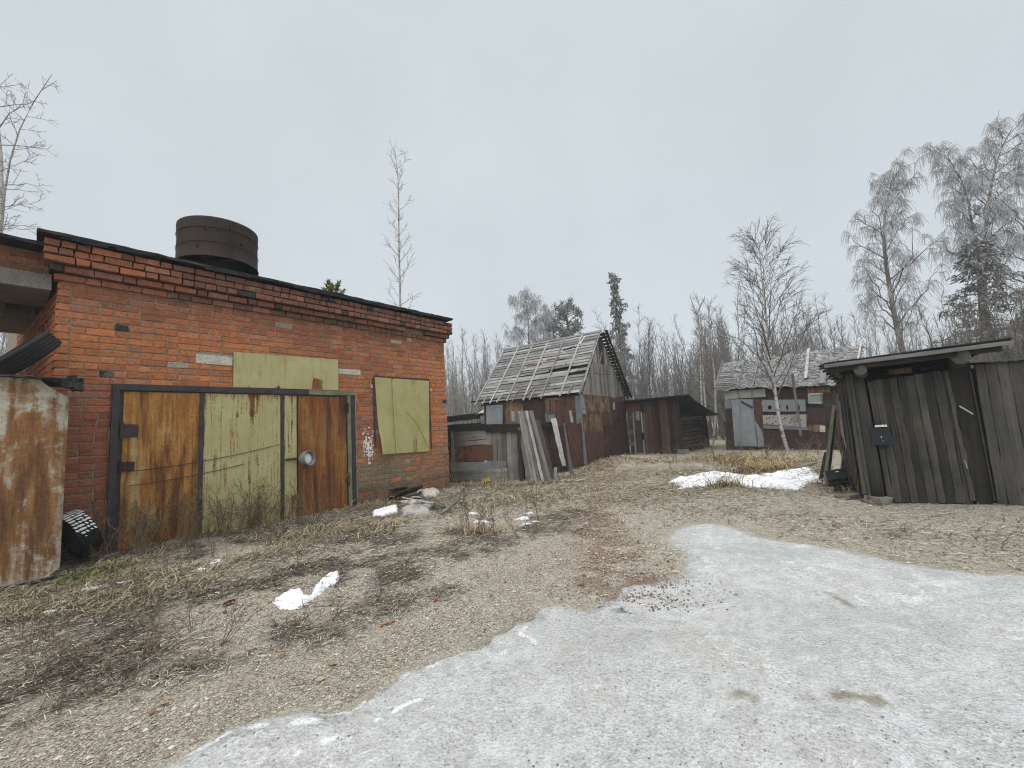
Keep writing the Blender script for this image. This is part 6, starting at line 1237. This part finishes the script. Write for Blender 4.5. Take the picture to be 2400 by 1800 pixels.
for px, n, sp_ in (((1440, 1085), 700, (.7, .5)), ((1400, 1100), 300, (.4, .4)), ((1480, 1085), 300, (.5, .4)), ((1560, 1085), 400, (.8, .5))): tuft(px, n, sp_, (.10, .32), [(.34, .29, .19), (.28, .23, .14), (.40, .35, .25)], (.1, 1.0))
for px, n, sp_ in (((1250, 1135), 260, (.5, .15)), ((1310, 1120), 200, (.4, .2)), ((1100, 1140), 200, (.5, .15)), ((880, 1190), 260, (.5, .3)), ((1115, 1248), 240, (.22, .12)), ((700, 1260), 200, (.3, .2)), ((820, 1240), 200, (.5, .2)), ((2000, 1155), 160, (.3, .2)), ((1940, 1135), 120, (.2, .15))): tuft(px, n, sp_, (.10, .34), [(.30, .235, .15), (.20, .15, .095), (.36, .29, .19)], (.1, 1.2))
for px, n, sp_ in (((225, 1345), 380, (.20, .14)), ((180, 1370), 160, (.2, .1))): tuft(px, n, sp_, (.08, .22), [(.16, .19, .06), (.22, .22, .09), (.28, .25, .14)], (.1, 1.1))
tag(m.build('dry_grass', MAT['straw']), 'dry yellow grass tufts over the yard', 'grass', kind='stuff')
def d_stone(x, y): r, g, d, b = masks(x, y); return np.clip(.35 + .65 * b - .6 * d - .5 * g, .02, 1) * (icep(x, y) < .03) * offbuild(x, y)
def stones(pts, r, cols, seed, squash=.55):
    q = np.random.default_rng(seed); n = len(pts); b = np.array([[1, 0, 0], [0, 1, 0], [-1, 0, 0], [0, -1, 0], [0, 0, 1], [0, 0, -.6]], float); V = b[None] * q.uniform(.6, 1.3, (n, 6, 1)) * (r(q, n) * (.8 + .09 * pts[:, 1]))[:, None, None]; V[..., 2] *= squash
    a = q.uniform(0, 6.28, n); ca, sa = np.cos(a)[:, None], np.sin(a)[:, None]; V = np.stack([V[..., 0] * ca - V[..., 1] * sa, V[..., 0] * sa + V[..., 1] * ca, V[..., 2]], -1); V += np.stack([pts[:, 0], pts[:, 1], gz(pts[:, 0], pts[:, 1]) + .004], 1)[:, None]
    T = np.array([[0, 1, 4], [1, 2, 4], [2, 3, 4], [3, 0, 4], [1, 0, 5], [2, 1, 5], [3, 2, 5], [0, 3, 5]]); i = np.arange(n)[:, None, None] * 6; ci = q.integers(0, len(cols), n); c = np.array(cols)[ci] * q.uniform(.7, 1.25, (n, 1)); return V.reshape(-1, 3), (T[None] + i).reshape(-1, 3), np.repeat(c, 6, 0)
P = scatter(46000, d_stone, 31, yr=(1.3, 9)); V, T, c = stones(P, lambda q, n: .003 + .006 * q.random(n) ** 2 + .014 * (q.random(n) > .992), [(.42, .37, .30), (.34, .29, .23), (.26, .22, .175), (.50, .46, .38), (.20, .175, .15)], 32)
m = MB(); m.add(V, None, T, C=c); tag(m.build('gravel', MAT['stone']), 'pale loose gravel scattered over the yard', 'gravel', kind='stuff')
P = scatter(3400, lambda x, y: masks(x, y)[0] * .8 + .5 * stroke(x, y, [(1480, 1400), (1560, 1375)], .12) + .4 * stroke(x, y, [(1540, 1425), (1640, 1412)], .12) + .3 * stroke(x, y, [(1660, 1380), (1720, 1400)], .06), 33, xr=(-.5, 2.5), yr=(3, 8)); V, T, c = stones(P, lambda q, n: .0025 + .010 * q.random(n) ** 3.5, [(.13, .08, .063), (.17, .108, .085), (.09, .06, .05), (.27, .195, .155)], 34)
V[:, 2] += np.repeat(.026 * (icep(P[:, 0], P[:, 1]) > .02), 6); m = MB(); m.add(V, None, T, C=c); tag(m.build('brick_crumbs', MAT['stone']), 'red brick crumbs spread over the track and ice edge', 'crumbs', kind='stuff')

def d_onice(x, y):
    i = icep(x, y); return (i > .01) * np.clip(.10 + .9 * np.exp(-i / .12) + .5 * sm(fbm(x * 1.4, y * 1.4, 47, 3), .52, .66), 0, 1) * .8
P = scatter(5200, d_onice, 41, yr=(1.4, 6.5)); V, T, c = stones(P, lambda q, n: .0016 + .0045 * q.random(n) ** 3, [(.30, .26, .21), (.20, .17, .135), (.12, .10, .085), (.40, .36, .30)], 42, .4)
V[:, 2] += np.repeat(ice_h(P[:, 0], P[:, 1], icep(P[:, 0], P[:, 1])), 6); m = MB(); m.add(V, None, T, C=c); tag(m.build('grit', MAT['stone']), 'fine grit and straw dust frozen onto the ice sheet', 'grit', kind='stuff')
q = np.random.default_rng(61); lv = MB()
for k in range(240):
    y = 2 + 9 * q.random() ** 1.3; x = q.uniform(-1.1, .9) * y
    if icep(np.array([x]), np.array([y]))[0] > .0 or not offbuild(np.array([x]), np.array([y]))[0]: continue
    r = q.uniform(.012, .03); a = q.uniform(0, 6.28); z = float(gz(x, y)) + .008; u = np.array([math.cos(a), math.sin(a), q.normal() * .25]); v = np.array([-math.sin(a), math.cos(a), q.normal() * .25]); c0 = np.array([x, y, z + .006])
    lv.add([c0 - u * r * 1.5, c0 - u * r * .3 - v * r * .8, c0 + u * r * 1.5 + [0, 0, .004], c0 - u * r * .2 + v * r * .8 + [0, 0, q.uniform(0, .012)]], None, [[0, 1, 2], [0, 2, 3]], C=np.array([(.20, .12, .07), (.28, .19, .11), (.12, .08, .055), (.36, .28, .18)][int(q.integers(0, 4))]))
tag(lv.build('dead_leaves', MAT['straw']), 'scattered small brown dead leaves and bark scraps', 'leaves', kind='stuff')
